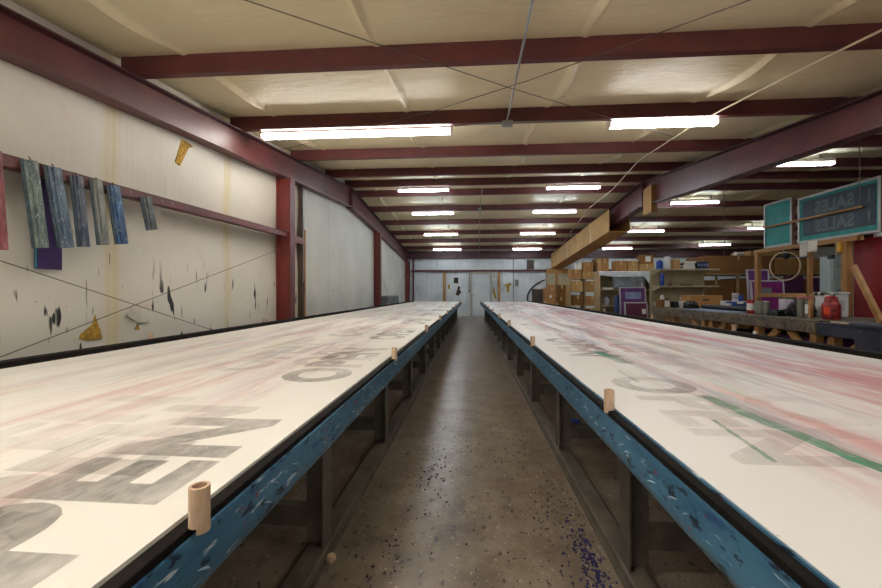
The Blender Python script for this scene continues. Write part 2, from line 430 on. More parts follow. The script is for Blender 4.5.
for pp, mt in (([(-.72,1.55),(-.50,1.53),(-.50,1.82),(-.62,1.80),(-.70,1.83)], 'foamdark'), ([(-.62,1.0),(-.50,.95),(-.36,1.12),(-.44,1.25),(-.40,1.35),(-.50,1.42),(-.56,1.2)], 'foamdark'),
               ([(-1.0,1.28),(-.90,1.25),(-.88,1.45),(-.97,1.50)], 'foam'), ([(1.62,1.44),(1.74,1.38),(1.75,1.12),(1.85,1.12),(1.88,1.42),(2.0,1.50),(1.86,1.56)], 'foam'),
               ([(1.1,1.1),(1.22,.8),(1.28,.82),(1.2,1.2),(1.12,1.4)], 'foam')):
    patch(pp, 18.355, mat=mt, parent=wallB, axis='y', d=.02)

# door in the back wall
dr = struct(MB().box(.16, .97, 18.29, 18.335, 0.01, 1.99).build('door_1', M['door'], bevel=.004))
g = MB(); g.box(.07, .155, 18.24, 18.34, 0, 2.07); g.box(.975, 1.06, 18.24, 18.34, 0, 2.07); g.box(.155, .975, 18.24, 18.34, 1.995, 2.07)
g.build('door_frame', M['trim'], dr, bevel=.004)
MB().path([(.235,18.29,.98),(.235,18.235,.98)], .012).build('door_handle', M['steel'], dr)
g = MB(); g.lathe(0, 0, [(.001,-.02),(.028,-.012),(.03,.008),(.001,.02)], 14)
kn = g.build('door_knob', M['steel'], dr, smooth=True); kn.location = (.235, 18.215, .98)
MB().path([(.235,18.29,1.5),(.235,18.265,1.5)], .028, 14).build('lock', M['steel'], dr)
for z in (.3, 1.05, 1.8): MB().box(.955, .985, 18.225, 18.24, z-.05, z+.05).build('hinge', M['steel'], dr)

# ------------------------------------------------------------------ steel frame
def sect(y0, y1, top, bot, n=2):
    ys_ = [y0+(y1-y0)*i/n for i in range(n+1)]; return [(y, bot(y), top(y)) for y in ys_]
def rafter(x, label, secs, hw=.10):
    r = thing('roof_rafter', label, 'steel beam', (x, secs[0][0], 0), 'rafters carrying the roof')
    MB().strip(secs, x-.008, x+.008).build('web', M['red'], r)
    MB().strip([(y, b-.014, b) for y, b, tt in secs], x-hw, x+hw).build('bottom_flange', M['red'], r)
    MB().strip([(y, tt-.014, tt) for y, b, tt in secs], x-hw, x+hw).build('top_flange', M['red_edge'], r)
    MB().box(x-.085, x+.085, 9.09, 9.115, secs[len(secs)//2][1]-.05, Zp(9.1)-.02).build('splice_plate', M['red'], r)
    return r
zt = lambda y: Zp(y)-.005
rafter(-2.83, 'red steel rafter running along the left wall to the back corner',
       [(y, zt(y)-d, zt(y)) for y, d in ((YF+.05,.22),(1.5,.235),(4,.29),(6.0,.35),(9.1,.44),(12,.42),(15,.41),(18.2,.42))], .08)
rafter(3.955, 'red steel rafter on the right, its far half sheathed in cardboard',
       [(y, zt(y)-d, zt(y)) for y, d in ((YF+.05,.28),(1.5,.30),(4.14,.335),(7.14,.47),(9.1,.52),(11,.50),(15,.5),(18.2,.5))])
ordn = ['nearest red roof purlin, crossing the top of the picture', 'second red roof purlin, just in front of the two nearest lamps', 'third red roof purlin, just behind the two nearest lamps',
        'fourth red roof purlin counted from the camera', 'fifth red roof purlin, on the near side of the ridge', 'sixth red roof purlin, on the far side of the ridge',
        'seventh red roof purlin counted from the camera', 'eighth red roof purlin counted from the camera', 'ninth red roof purlin counted from the camera',
        'third last red roof purlin before the back wall', 'second last red roof purlin before the back wall']
for i, y in enumerate(PUR):
    z = Zp(y); s = -1 if y < 9.1 else 1
    p = thing('roof_purlin', ordn[i], 'steel beam', (XL+.05, y, z), 'purlins under the roof')
    MB().prism([(0,0)]*0 or [(XL+.05, z),(XR-.05, z),(XR-.05, z+.17),(XL+.05, z+.17)], y-.003, y+.003).build('web', M['red'], p)
    g = MB(); g.box(XL+.05, XR-.05, y, y+.06, z-.003, z+.003); g.box(XL+.05, XR-.05, y+.057, y+.063, z, z+.02); g.build('bottom_flange', M['red'], p)
e = thing('eave_beam', 'dark red eave beam along the top of the back wall', 'steel beam', (XL+.05, 18.2, 2.7))
MB().box(XL+.05, XR-.05, 18.18, 18.19, 2.68, 3.02).build('web', M['red_edge'], e)
MB().box(XL+.05, XR-.05, 18.19, 18.26, 2.68, 2.69).build('bottom_flange', M['red'], e)

def column(x0, x1, y, ztop, label, hw=.08):
    r = thing('wall_column', label, 'steel column', (x0, y, 0), 'columns on the left wall')
    MB().box(x0, x1, y-.005, y+.005, 0, ztop).build('web', M['redcol'], r)
    MB().box(x1-.012, x1, y-hw, y+hw, 0, ztop).build('inner_flange', M['red'], r)
    MB().box(x0, x0+.012, y-hw, y+hw, 0, ztop).build('outer_flange', M['redcol'], r)
    MB().box(x0-.02, x1+.02, y-hw-.02, y+hw+.02, 0, .012).build('base_plate', M['redcol'], r)
    return r
column(-2.90, -2.68, 5.80, zt(5.8)-.37, 'near red steel column on the left wall where the beam ends')
column(-2.89, -2.69, 11.85, zt(11.85)-.44, 'middle red steel column on the left wall between white panels')
column(-2.89, -2.69, 17.7, zt(17.7)-.44, 'farthest red steel column, in the back left corner')
# girts
g1 = thing('wall_girt', 'red steel girt on the left wall with paint squeegees hanging on it', 'steel beam', (-2.8, YF+.05, 2.0))
gz = lambda y: 1.868+.025*(y-2.1)
g = MB(); g.loft([[(-2.735,y,gz(y)),(-2.725,y,gz(y)),(-2.725,y,gz(y)+.077),(-2.735,y,gz(y)+.077)] for y in (YF+.05, 5.7)]); g.build('web', M['red'], g1)
g = MB(); g.loft([[(-2.91,y,gz(y)+.071),(-2.725,y,gz(y)+.071),(-2.725,y,gz(y)+.077),(-2.91,y,gz(y)+.077)] for y in (YF+.05, 5.7)]); g.build('top_flange', M['red'], g1)
g = MB(); g.loft([[(-2.80,y,gz(y)),(-2.725,y,gz(y)),(-2.725,y,gz(y)+.006),(-2.80,y,gz(y)+.006)] for y in (YF+.05, 5.7)]); g.build('bottom_flange', M['red'], g1)
for y in (2.97, 3.30, 3.42, 3.62):
    MB().path([(-2.726,y,gz(y)+.045),(-2.719,y,gz(y)+.045)], .008, 6).build('bolt', M['steel'], g1)
MB().box(-2.90, -2.70, 5.55, 5.72, gz(5.7)+.078, gz(5.7)+.09).build('bracket', M['orange'] if False else M['redcol'], g1)
g2 = thing('wall_girt', 'short red girt stub right behind the near left column', 'steel beam', (-2.8, 5.9, 2.0))
MB().box(-2.80, -2.792, 5.9, 6.49, 1.93, 2.03).build('web', M['red'], g2); MB().box(-2.91, -2.792, 5.9, 6.49, 2.03, 2.036).build('top_flange', M['red'], g2)
g3 = thing('wall_girt', 'dark red girt across the back wall above the door', 'steel beam', (XL+.1, 18.3, 2.05))
MB().box(XL+.25, XR-.05, 18.23, 18.236, 2.075, 2.16).build('web', M['darkred'], g3); MB().box(XL+.25, XR-.05, 18.236, 18.33, 2.154, 2.16).build('top_flange', M['darkred'], g3)
# corner post and studs
pj = thing('door_jamb', 'dark steel jamb with a pale wood strip beside the near left column', 'post', (-2.85, 6.5, 0))
MB().box(-2.93, -2.83, 6.50, 6.57, 0, 2.93).build('steel_channel', M['studdark'], pj)
MB().box(-2.90, -2.82, 6.572, 6.61, .4, 2.2).build('wood_strip', M['wood'], pj)
MB().box(-2.83, -2.825, 6.51, 6.54, 1.3, 2.9).build('edge_strip', M['steel'], pj)
for x0, x1, lb in ((-1.21, -1.08, 'wooden stud on the back wall left of the door'), (1.33, 1.44, 'wooden stud on the back wall right of the door')):
    tag(MB().box(x0, x1, 18.25, 18.33, 0, 2.07).build('wall_stud', M['wood'], bevel=.004), lb, 'wood board', 'studs on the back wall')
tag(MB().box(-2.62, -2.55, 18.05, 18.15, 0, 2.66).build('corner_post', M['darkred']), 'slim dark red post standing in the back left corner', 'post')

# ------------------------------------------------------------------ printing tables
def table(sgn, label, top_mat, ends=16.0):
    s = sgn; Y0 = -.55; Y1 = ends
    r = thing('printing_table', label, 'table', (s*1.4, 0, 0), 'long printing tables')
    X = lambda a, b: (min(s*a, s*b), max(s*a, s*b))
    tt = MB().box(*X(.490, 2.372), Y0, Y1, .700, .740).build('tabletop', M[top_mat], r)
    if s > 0: MB().box(*X(.485, .4905), Y0, Y1, .70, .7385).build('edge_band', M['blue'], r)
    MB().box(*X(.462, .4845 if s > 0 else .4895), Y0, Y1, .690, .7335).build('aisle_rail', M['rail'], r, bevel=.002)
    MB().box(*X(2.373, 2.455), Y0, Y1, .690, .772).build('outer_rail', M['rail'], r, bevel=.004)
    prof = [(.4615,.719),(.456,.719),(.4545,.714),(.454,.698),(.450,.672),(.447,.648),(.451,.629),(.460,.618),(.49,.618),(.49,.685),(.4615,.689)]
    g = MB(); g.prism([(s*a, b) for a, b in prof], Y0, Y1); ap = g.build('apron', M['blue'], r, smooth=True)
    g = MB(); k = 0; y = .35
    while y < Y1-.3:                                            # smeared paint drips at every fixing, coloured pale for highlights on the dents
        for q in range(1+(k % 2)):
            L = random.uniform(.010, .026); yy = y+random.uniform(-.03, .03)+q*.05; zz = .665+random.uniform(-.012, .018)
            xo = s*(.4505 if zz > .667 else .4485)
            g.path([(xo, yy-L, zz+.006),(xo-s*.001, yy-L*.4, zz+.002),(xo-s*.002, yy, zz-.001),(xo-s*.001, yy+L*.5, zz-.006),(xo, yy+L*.8, zz-.013)], [.0006,.0020,.0030,.0021,.0006], 7)
        y += .165; k += 1
    dd = g.build('paint_drip_highlights', M['drip'], ap, smooth=True); dd['kind'] = 'stuff'
    MB().box(*X(2.41, 2.45), Y0, Y1, .60, .689).build('outer_apron', M['blue'], r)
    MB().box(*X(.60, .69), Y0, Y1, .012, .055).build('foot_rail', M['runner'], r, bevel=.006)
    MB().box(*X(.59, .72), Y0, Y1, 0, .012).build('foot_rail', M['runner'], r)
    MB().box(*X(2.15, 2.25), Y0, Y1, 0, .05).build('foot_rail', M['runner'], r, bevel=.006)
    MB().box(*X(.66, .70), Y0, Y1, .60, .699).build('long_beam', M['leg'], r)
    MB().box(*X(2.14, 2.18), Y0, Y1, .60, .699).build('long_beam', M['leg'], r)
    y = (1.66 if s < 0 else 1.60)-1.17*1
    while y < Y1:
        g = MB(); g.box(*X(.615, .70), y-.018, y+.022, .055, .60); g.box(*X(.612, .622), y-.05, y+.05, .055, .60); g.build('leg', M['leg'], r, bevel=.003)
        MB().box(*X(2.16, 2.24), y-.02, y+.02, .05, .60).build('leg', M['leg'], r)
        MB().box(*X(.70, 2.16), y-.02, y+.02, .125, .215).build('stretcher', M['leg'], r)
        MB().box(*X(.52, 2.34), y-.02, y+.02, .615 if False else .64, .699).build('joist', M['leg'], r) if False else None
        y += 1.17
    if s < 0: MB().bar((s*.66, 1.06, .58), (s*.66, .55, .06), .03, .04).build('diagonal_brace', M['runner'], r)
    # faded prints left in the cover
    def word(txt, size, xb, ystart, mat, name, w=1.0):
        cu = bpy.data.curves.new('c', 'FONT'); cu.body = txt; cu.size = size; cu.space_character = 1.06; cu.offset = size*.045
        o = bpy.data.objects.new('c', cu); C.objects.link(o); bpy.context.view_layer.update()
        me = bpy.data.meshes.new_from_object(o.evaluated_get(bpy.context.evaluated_depsgraph_get())); bpy.data.objects.remove(o)
        for v in me.vertices:
            a, b = v.co.x*w, v.co.y
            # letters stand with their feet toward the aisle
            co = Vector((-(xb+b), ystart+a, .7405)) if s < 0 else Vector(((xb+b), ystart-a, .7405))
            v.co = co - r.location
        me.update()
        ob = bpy.data.objects.new(name, me); C.objects.link(ob); ob.parent = r; me.materials.append(M[mat]); return ob
    if s < 0:
        for k, y0 in enumerate((.14, 1.66, 3.18, 4.7, 6.3, 8.0, 9.8, 11.8)):
            word('OPEN', .40, .585, y0, 'ghost', 'faded_print', .96)
            word('OPEN', .40, 1.02+.06*(k % 2), y0+.2, 'ghost2', 'faded_print', .98)
        word('OPEN', .40, .72, .22, 'ghost2', 'faded_print', 1.0)
        word('OPEN', .40, .70, 2.02, 'ghostpink', 'faded_print', .98)
    else:
        for k, y0 in enumerate((1.86, 3.36, 4.9, 6.6, 8.4, 10.4, 12.5)):
            word('O', .40, .635, y0, 'ghost', 'faded_print', .90); word('PEN', .40, .635, y0-.33, 'ghost' if k == 1 else 'ghost2', 'faded_print', .82)
            word('OPEN', .40, .98+.05*(k % 3), y0-.3, 'ghostpink', 'faded_print', 1.05)
        g = MB(); rr = random.Random(3)
        def ribbon(y0, y1, x0, x1, w, n=26):
            A = [(x0+(x1-x0)*i/n - w*(.5+.4*rr.random()), y0+(y1-y0)*i/n) for i in range(n+1)]
            B = [(x0+(x1-x0)*i/n + w*(.5+.4*rr.random()), y0+(y1-y0)*i/n) for i in range(n+1)]
            for i in range(n): g.poly([(*A[i], .7411), (*A[i+1], .7411), (*B[i+1], .7411), (*B[i], .7411)])
        for rb in ((.62, 1.54, .925, .872, .034), (2.2, 2.62, .86, .84, .05), (.95, 1.25, .70, .74, .010), (1.75, 2.0, .73, .74, .010)):
            g = MB(); ribbon(*rb); bmesh.ops.remove_doubles(g.bm, verts=g.bm.verts, dist=1e-5); g.build('green_streak', M['greenink'], r)
    return r
tl = table(-1, 'long white printing table on the left of the aisle, blue edge with black print traces', 'topL'); tl.rotation_euler = (0, 0, -.010); tl.location.x -= .012
table(1, 'long white printing table on the right of the aisle, stained pink with a green streak', 'topR')

# pegs
def make_peg():
    r = thing('wooden_peg', 'x', 'peg')
    g = MB(); n = 18; ro, ri = .0165, .0118
    def ring(rad, z): return [(rad*cos(2*pi*k/n), rad*sin(2*pi*k/n), z) for k in range(n)]
    g.loft([ring(ri, .0), ring(ro, .0), ring(ro, .066), ring(ri, .066), ring(ri, .004)], caps=False)
    g.loft([ring(ri, .0), ring(ri, .004)], caps=True)
    o = g.build('upper_tube', M['peg'], r, smooth=True)
    a = [(ro*cos(t_), ro*sin(t_)) for t_ in [radians(80)*(-1+2*i/10) for i in range(11)]]
    x0 = .0040; a = [(max(x, x0+.002), y) for x, y in a]
    g = MB(); g.loft([[(x, y, -.010) for x, y in a], [(x, y, .0) for x, y in a]]); g.build('lower_tongue', M['peg'], r, smooth=True)
    return r
proto = make_peg(); used = [False]
def peg(x, y, z, face, label, sc=1.0):
    o = proto if not used[0] else copy_tree(proto); used[0] = True
    o.location = (x, y, z); o.rotation_euler = (0, 0, 0 if face > 0 else pi); o.scale = (1, 1, sc); o['label'] = label; o['group'] = 'pegs along the table rails'
num = ['first', 'second', 'third', 'fourth', 'fifth', 'sixth', 'seventh', 'eighth', 'ninth', 'tenth']
for i, y in enumerate((.635, 2.29, 3.90, 5.54, 7.10, 8.75, 10.4, 12.0, 13.6, 15.2)):
    peg(-.463+.010*y, y, .7355, 1, 'pale wooden peg on the left table\'s aisle rail, %s from the camera' % num[i], 1.0)
for i, y in enumerate((1.40, 2.985, 4.68, 6.17, 7.9, 9.5, 11.1, 12.7, 14.3)):
    peg(.470, y-.045, .7355, -1, 'pale wooden peg on the right table\'s aisle rail, %s from the camera' % num[i], 1.0)
for i, y in enumerate((2.84, 4.47, 5.97, 7.5, 9.3, 11.18, 13.77)):
    peg(-2.462+.010*y, y, .7735, -1, 'pale wooden peg on the left table\'s wall-side rail, %s from the camera' % num[i], .6)
for i, y in enumerate((3.82, 5.46, 7.31, 9.2, 11.14, 12.9)):
    peg(2.452, y, .7735, 1, 'pale wooden peg on the right table\'s far rail, %s from the camera' % num[i], .8)
tag(MB().lathe(2.42, 3.51, [(.012,.7725),(.014,.785),(.010,.795),(.002,.80)], 12).build('plastic_stopper', M['white'], smooth=True), 'small white stopper on the right table\'s far rail nearest the camera', 'stopper')

# paint chips on the floor
def chips(name, mat, spots, label, seed):
    rr = random.Random(seed); g = MB()
    for x, y, sx, sy, n, sz in spots:
        for _ in range(n):
            cx, cy = rr.gauss(x, sx), rr.gauss(y, sy); a = rr.uniform(0, 6.28); q = sz*rr.uniform(.4, 1.3); k = rr.randint(3, 6)
            if .58 < cx < .74: cx -= .17
            P = [(cx+q*(.4+.6*rr.random())*cos(a+2*pi*i/k), cy+1.3*q*(.4+.6*rr.random())*sin(a+2*pi*i/k)) for i in range(k)]
            g.loft([[(u, v, .0006) for u, v in P], [(u, v, .003+.002*rr.random()) for u, v in P]])
    return tag(g.build(name, M[mat]), label, 'paint chips', kind='stuff')
chips('paint_chips', 'chipblue', [(.50,1.70,.028,.14,190,.008),(.45,1.95,.05,.25,50,.006),(.2,2.0,.3,.5,30,.005)], 'dark blue paint chips scattered on the floor along the right table', 3)
chips('paint_chips', 'chiptan', [(.42,2.2,.09,.5,90,.007),(.1,2.2,.35,.8,40,.005),(-.3,1.7,.1,.3,12,.006)], 'tan paint chips scattered over the aisle floor', 5)
chips('paint_chips', 'chipdark', [(-.22,2.4,.06,.22,50,.010),(.38,2.8,.10,.6,80,.007),(0,2.4,.3,.8,60,.006),(-.35,1.65,.06,.2,30,.009)], 'blackish paint flakes and spills on the aisle floor', 9)
bk = MB(); bk.lathe(-.575, 1.60, [(.002,.0005),(.016,.004),(.022,.018),(.016,.032),(.004,.038)], 14)
tag(bk.build('paint_lump', M['peg'], smooth=True), 'small tan lump on the floor at the foot of the left table', 'lump')
tag(MB().path([(.78,3.35,.02),(.80,3.42,.03),(.86,3.46,.03),(.93,3.42,.025),(.9,3.36,.02)], .018).build('blue_rag', M['bluepl'], smooth=True), 'crumpled blue rag on the floor under the right table', 'rag')

# ------------------------------------------------------------------ squeegees on the girt
def squeegee(y, w, z1, L, tilt, mat, label, rub='sqrub'):
    r = thing('squeegee', label, 'squeegee', (-2.724, y, z1), 'squeegees hanging on the red girt')
    r.rotation_euler = (tilt, 0, 0)
    base = Vector(r.location)
    def P(name, y0, y1, x0, x1, m, z0=0., L_=L):
        g = MB(); g.box(base.x+x0, base.x+x1, base.y+y0, base.y+y1, base.z-L_, base.z-z0); return g.build(name, m, r, bevel=.004)
    P('handle_board', w*.42, w, .004, .026, mat); P('clamp_rail', w*.17, w*.40, .004, .020, mat); P('blade_holder', w*.40, w*.42, .004, .014, M['black'])
    P('rubber_blade', -.006, w*.16, .006, .014, M[rub], .0, L)
    hk = MB(); hk.path([base+Vector((.012, w*.6, -.01)), base+Vector((.012, w*.6, .012)), base+Vector((.004, w*.6, .02))], .004, 6); hk.build('hook', M['wire'], r)
    return r
for i, (y, w, z1, L, ti, rub, lb) in enumerate((
    (1.995, .11, 1.965, .59, .06, 'sqrubpink', 'red and purple stained squeegee, leftmost on the red girt'),
    (2.19, .105, 1.965, .56, .125, 'sqrub', 'grey-green squeegee second from left, left of the purple plate'),
    (2.32, .118, 1.962, .545, .17, 'sqrub', 'blue-grey squeegee hanging right in front of the purple plate'),
    (2.485, .096, 1.955, .51, .11, 'sqrub', 'slate dark squeegee fourth from left, right of the purple plate'),
    (2.625, .105, 1.965, .49, .125, 'sqrub', 'pale grey squeegee hanging just left of the bright blue one'),
    (2.755, .125, 1.96, .465, .17, 'sqrub', 'bright blue squeegee, second from the right on the girt'),
    (3.055, .125, 1.945, .30, .25, 'sqrub', 'short dark squeegee hanging alone at the right'))):
    squeegee(y, w*.82, z1-.025, L-.02, ti, SQ[i], lb, rub)
pl = thing('purple_plate', 'dark purple flat plate hanging behind the squeegees', 'plate', (-2.86, 2.5, 1.3))
MB().box(-2.885, -2.875, 2.405, 2.58, 1.285, 1.93).build('blade', M['purpleplate'], pl, bevel=.003)
MB().box(-2.875, -2.870, 2.405, 2.41, 1.29, 1.9).build('edge_strip', M['teal'], pl)

# ------------------------------------------------------------------ cables and conduits
def cable(name, pts, r, mat, label, cat, group=None):
    return tag(MB().path(pts, r, 6).build(name, M[mat], smooth=True), label, cat, group)
cable('brace_cable', [(-2.85,1.2,1.63),(-2.85,2.21,1.315),(-2.85,4.9,.48)], .0033, 'wire', 'thin wall brace cable sloping down toward the column', 'cable', 'wall brace cables')
cable('brace_cable', [(-2.845,1.2,.49),(-2.845,2.21,.74),(-2.80,5.75,1.80)], .0033, 'wire', 'thin wall brace cable rising to the red column', 'cable', 'wall brace cables')
cable('brace_cable', [(-2.87,12.1,2.0),(-2.87,14.6,.6)], .0033, 'wire', 'faint brace cable on the far left panel, sloping down away', 'cable', 'wall brace cables')
cable('brace_cable', [(-2.87,17.5,2.0),(-2.87,14.0,.5)], .0033, 'wire', 'faint brace cable on the far left panel, sloping up away', 'cable', 'wall brace cables')
def under(x, y, d=.03): return (x, y, Zp(y)-d)
cable('brace_cable', [under(-2.7,1.1), under(-1.283,2.166), under(.367,3.551), under(3.252,5.779), under(3.9,6.3)], .0033, 'wire', 'roof brace cable sloping down from upper left, crossing above the aisle', 'cable', 'roof brace cables')
cable('brace_cable', [under(3.9,.75), under(1.636,2.41), under(.52,3.398), under(-.408,4.096), under(-2.72,5.46)], .0033, 'wire', 'roof brace cable rising to the upper right, crossing above the aisle', 'cable', 'roof brace cables')
cd = thing('electrical_conduit', 'grey conduit pipe running overhead toward the camera from a small junction box', 'conduit', (.42, 4.5, 3.06))
MB().path([under(.33,-.9,.02), under(.37,2.304,.02), under(.431,4.50,.02)], .010, 10).build('pipe', M['steel'], cd, smooth=True)
MB().box(.375, .495, 4.46, 4.53, 3.015, 3.07).build('junction_box', M['steel'], cd, bevel=.004)
MB().path([(-.18,4.62,3.085),(.375,4.50,3.06)], .005, 8).build('side_pipe', M['steel'], cd); MB().path([(.495,4.50,3.06),(1.64,4.58,3.08)], .005, 8).build('side_pipe', M['steel'], cd)
cd = thing('electrical_conduit', 'thin grey conduit running along the far roof slope toward the back wall', 'conduit', (.3, 9.2, 3.5))
MB().path([(.29,9.1,3.50),(.30,9.12,3.52),(.305,10.954,Zp(10.954)-.03),(.47,18.1,Zp(18.1)-.05)], .010, 8).build('pipe', M['steel'], cd, smooth=True)
MB().box(.25, .35, 10.9, 11.0, Zp(10.95)-.09, Zp(10.95)-.01).build('junction_box', M['steel'], cd, bevel=.004)
MB().path([(.30,11,Zp(11)-.05),(-.40,11.3,Zp(11.3)-.04)], .005, 6).build('side_pipe', M['steel'], cd); MB().path([(.30,11,Zp(11)-.05),(1.85,11.12,Zp(11.1)-.04)], .005, 6).build('side_pipe', M['steel'], cd)
cable('power_cord', [under(2.80,2.0,.03), under(2.75,2.82,.03), under(2.697,3.403,.03), under(2.655,4.324,.03), under(2.66,5.026,.03), under(2.79,6.669,.035), (3.20,9.0,3.42), (3.24,10.82,3.40), (3.50,13.9,3.18), (3.66,15.4,3.06)], .009, 'cord', 'cream cord strung under the roof past the nearest right lamp', 'cord')
cable('hanging_wire', [(5.0,8.08,3.55),(5.0,8.08,1.80)], .006, 'wire', 'thin wire hanging straight down in front of the brown boxes', 'wire', 'wires hanging on the right side')
cable('hanging_wire', [(5.08,5.487,3.15),(5.08,5.487,2.24)], .005, 'wire', 'thin wire hanging down in front of the dark printed screen', 'wire', 'wires hanging on the right side')

# ------------------------------------------------------------------ lamps
def lamp(x0, x1, y, tube, label, dz=.0, group='fluorescent strip lamps'):
    z = Zp(y) + .033 + dz
    r = thing('strip_lamp', label, 'ceiling lamp', ((x0+x1)/2, y, z), group)
    g = MB(); g.loft([[(x0, y-.055, z-.052),(x0, y+.055, z-.052),(x0, y+.045, z),(x0, y-.045, z)], [(x1, y-.055, z-.052),(x1, y+.055, z-.052),(x1, y+.045, z),(x1, y-.045, z)]])
    g.build('housing', M['fix'], r, bevel=.004)
    for s in (-1, 1):
        MB().path([(x0+.03, y+s*.032, z-.078),(x1-.03, y+s*.032, z-.078)], .019, 12).build('tube', M[tube], r, smooth=True)
    for x in (x0+.2, x1-.2): MB().box(x-.012, x+.012, y-.02, y+.02, z+.001, Zp(y)+.155).build('hanger', M['steel'], r)
    for x in (x0+.008, x1-.024): MB().box(x, x+.016, y-.058, y+.058, z-.105, z-.053).build('lamp_holder', M['fix'], r, bevel=.003)
    return r
lamp(-2.60, -.20, 4.76, 'tubewarm', 'long strip lamp at the upper left, the longest lamp in view')
lamp(1.62, 2.85, 4.72, 'tubewarm', 'nearest strip lamp above the right table')
lamp(-2.60, -.20, .30, 'tubewarm', 'added unseen strip lamp above and behind the camera on the left', .0); lamp(1.62, 2.85, .30, 'tubewarm', 'added unseen strip lamp above and behind the camera on the right', .0)  # both added out of view, continuing the rows, to light the near tables
nth = ['nearest', 'second', 'third', 'farthest']
for i, (xl, xr, y) in enumerate(((-1.68,1.76,9.16), (-1.66,1.79,11.28), (-1.62,1.80,14.05), (-1.56,1.86,17.0))):
    lamp(xl, xl+1.23, y, 'tubecool', '%s lamp of the left row of short strip lamps beyond the ridge' % nth[i], dz=(-.04 if i == 0 else 0))
    lamp(xr, xr+1.23, y, 'tubecool', '%s lamp of the right row of short strip lamps beyond the ridge' % nth[i], dz=(-.04 if i == 0 else 0))
for i, (x, y) in enumerate(((5.06,7.25), (5.2,10.6), (5.4,13.85), (5.6,17.0))):
    lamp(x, x+1.23, y, 'tubecool', '%s strip lamp right of the right-hand rafter' % nth[i])
lamp(4.95, 6.18, 3.95, 'tubecool', 'added unseen strip lamp brightening the right benches, just outside the picture edge')  # unseen lamp added to brighten the benches and red cabinet
for i, (x, y) in enumerate(((9.15,16.4), (9.1,13.6))):
    lamp(x, x+1.23, y, 'tubecool', ('small far strip lamp over the large brown cartons', 'small strip lamp half hidden behind the teal screen')[i])

# ------------------------------------------------------------------ cardboard on the rafter
sh = thing('cardboard_sheath', 'long brown cardboard sheath wrapped around the far half of the right rafter', 'cardboard', (3.98, 10.7, 2.8))
top = lambda y: 3.335-.0665*(y-10.7); bot = lambda y: 2.755-.074*(y-10.7)
ss = [(y, bot(y), top(y)) for y in (10.72, 12.4, 14.2, 16, 18.1)]
MB().strip(ss, 3.715, 3.725).build('left_panel', M['cardlight'], sh); MB().strip([(y, b-.0, tt) for y, b, tt in ss], 4.245, 4.255).build('right_panel', M['card'], sh)
MB().strip([(y, b-.01, b) for y, b, tt in ss], 3.715, 4.255).build('bottom_panel', M['card'], sh)
for y in (12.3, 13.7, 15.2, 16.6): MB().strip([(y, bot(y)-.004, top(y)-.02), (y+.06, bot(y+.06)-.004, top(y+.06)-.02)], 3.708, 3.714).build('packing_tape', M['tape'], sh)
pc = thing('cardboard_patch', 'upright cardboard piece taped around the right rafter near the ridge', 'cardboard', (3.98, 8.6, 2.7))
MB().box(3.85, 3.86, 8.60, 8.98, 2.82, 3.40).build('left_panel', M['cardlight'], pc); MB().box(3.85, 3.97, 8.59, 8.60, 2.82, 3.4).build('front_panel', M['carddark'], pc)
cw = thing('wrapped_column', 'square column wrapped in cardboard against the back wall under the sheathed rafter', 'column', (4.0, 18.0, 0))
MB().box(3.50, 4.36, 17.86, 18.16, 0, 2.19).build('cardboard_wrap', M['card'], cw, bevel=.01); MB().box(3.49, 4.37, 17.85, 17.861, 1.45, 1.95).build('paper_band', M['beige'], cw)
tag(MB().box(3.74, 3.86, 17.3, 17.36, 0, 2.03).build('wood_plank', M['wood'], bevel=.004), 'upright orange-brown plank standing beside the wrapped column', 'wood board')

# ------------------------------------------------------------------ back wall fittings
hs = [(2.55+.0,18.22,.72)]
hose = [(2.70+.78*(1-cos(a))*.5 - .12*sin(a) + 0, 18.31, .70+.98*sin(a/2)) for a in [pi*i/14 for i in range(15)]]
cable('hose', hose, .035, 'blackrub', 'thick black hose arching against the back wall', 'hose')
bd = thing('dark_cabinet', 'low dark brown cabinet against the back wall beneath the hose', 'cabinet', (3.1, 18.1, 0))
MB().box(2.88, 3.34, 18.02, 18.26, 0, 1.26).build('body', M['brownboard'], bd, bevel=.005); MB().box(2.92, 3.10, 18.0, 18.02, .05, 1.22).build('door', M['studdark'], bd, bevel=.003); MB().box(3.12, 3.30, 18.0, 18.02, .05, 1.22).build('door', M['studdark'], bd, bevel=.003)
vt = thing('wall_vent', 'dark square vent high on the back wall', 'vent', (2.82, 18.3, 2.4))
MB().box(2.66, 2.98, 18.29, 18.34, 2.19, 2.61).build('frame', M['studdark'], vt)
for k in range(6): MB().bar((2.67, 18.275, 2.23+.065*k), (2.97, 18.275, 2.23+.065*k), .03, .008).build('slat', M['brownboard'], vt)
eb = thing('electrical_box', 'grey electrical box with conduit on the back wall right of the door', 'electrical box', (2.2, 18.3, 1.4))
MB().box(2.13, 2.27, 18.25, 18.335, 1.40, 1.70).build('body', M['steel'], eb, bevel=.005); MB().box(2.145, 2.255, 18.24, 18.25, 1.42, 1.68).build('door', M['greymet'], eb)
MB().path([(2.05,18.31,.3),(2.05,18.31,2.65)], .02, 8).build('pipe', M['steel'], eb, smooth=True)
sw = thing('light_switch', 'small switch box with a pipe just left of the back door', 'switch', (-.1, 18.3, 1.2))
MB().box(-.03, .05, 18.27, 18.335, 1.12, 1.24).build('box', M['steel'], sw, bevel=.003); MB().path([(.01,18.31,1.24),(.01,18.31,2.05)], .014, 8).build('pipe', M['steel'], sw)
gc = thing('grey_cabinet', 'low grey metal cabinet at the left wall behind the table', 'cabinet', (-2.7, 12.9, 0))
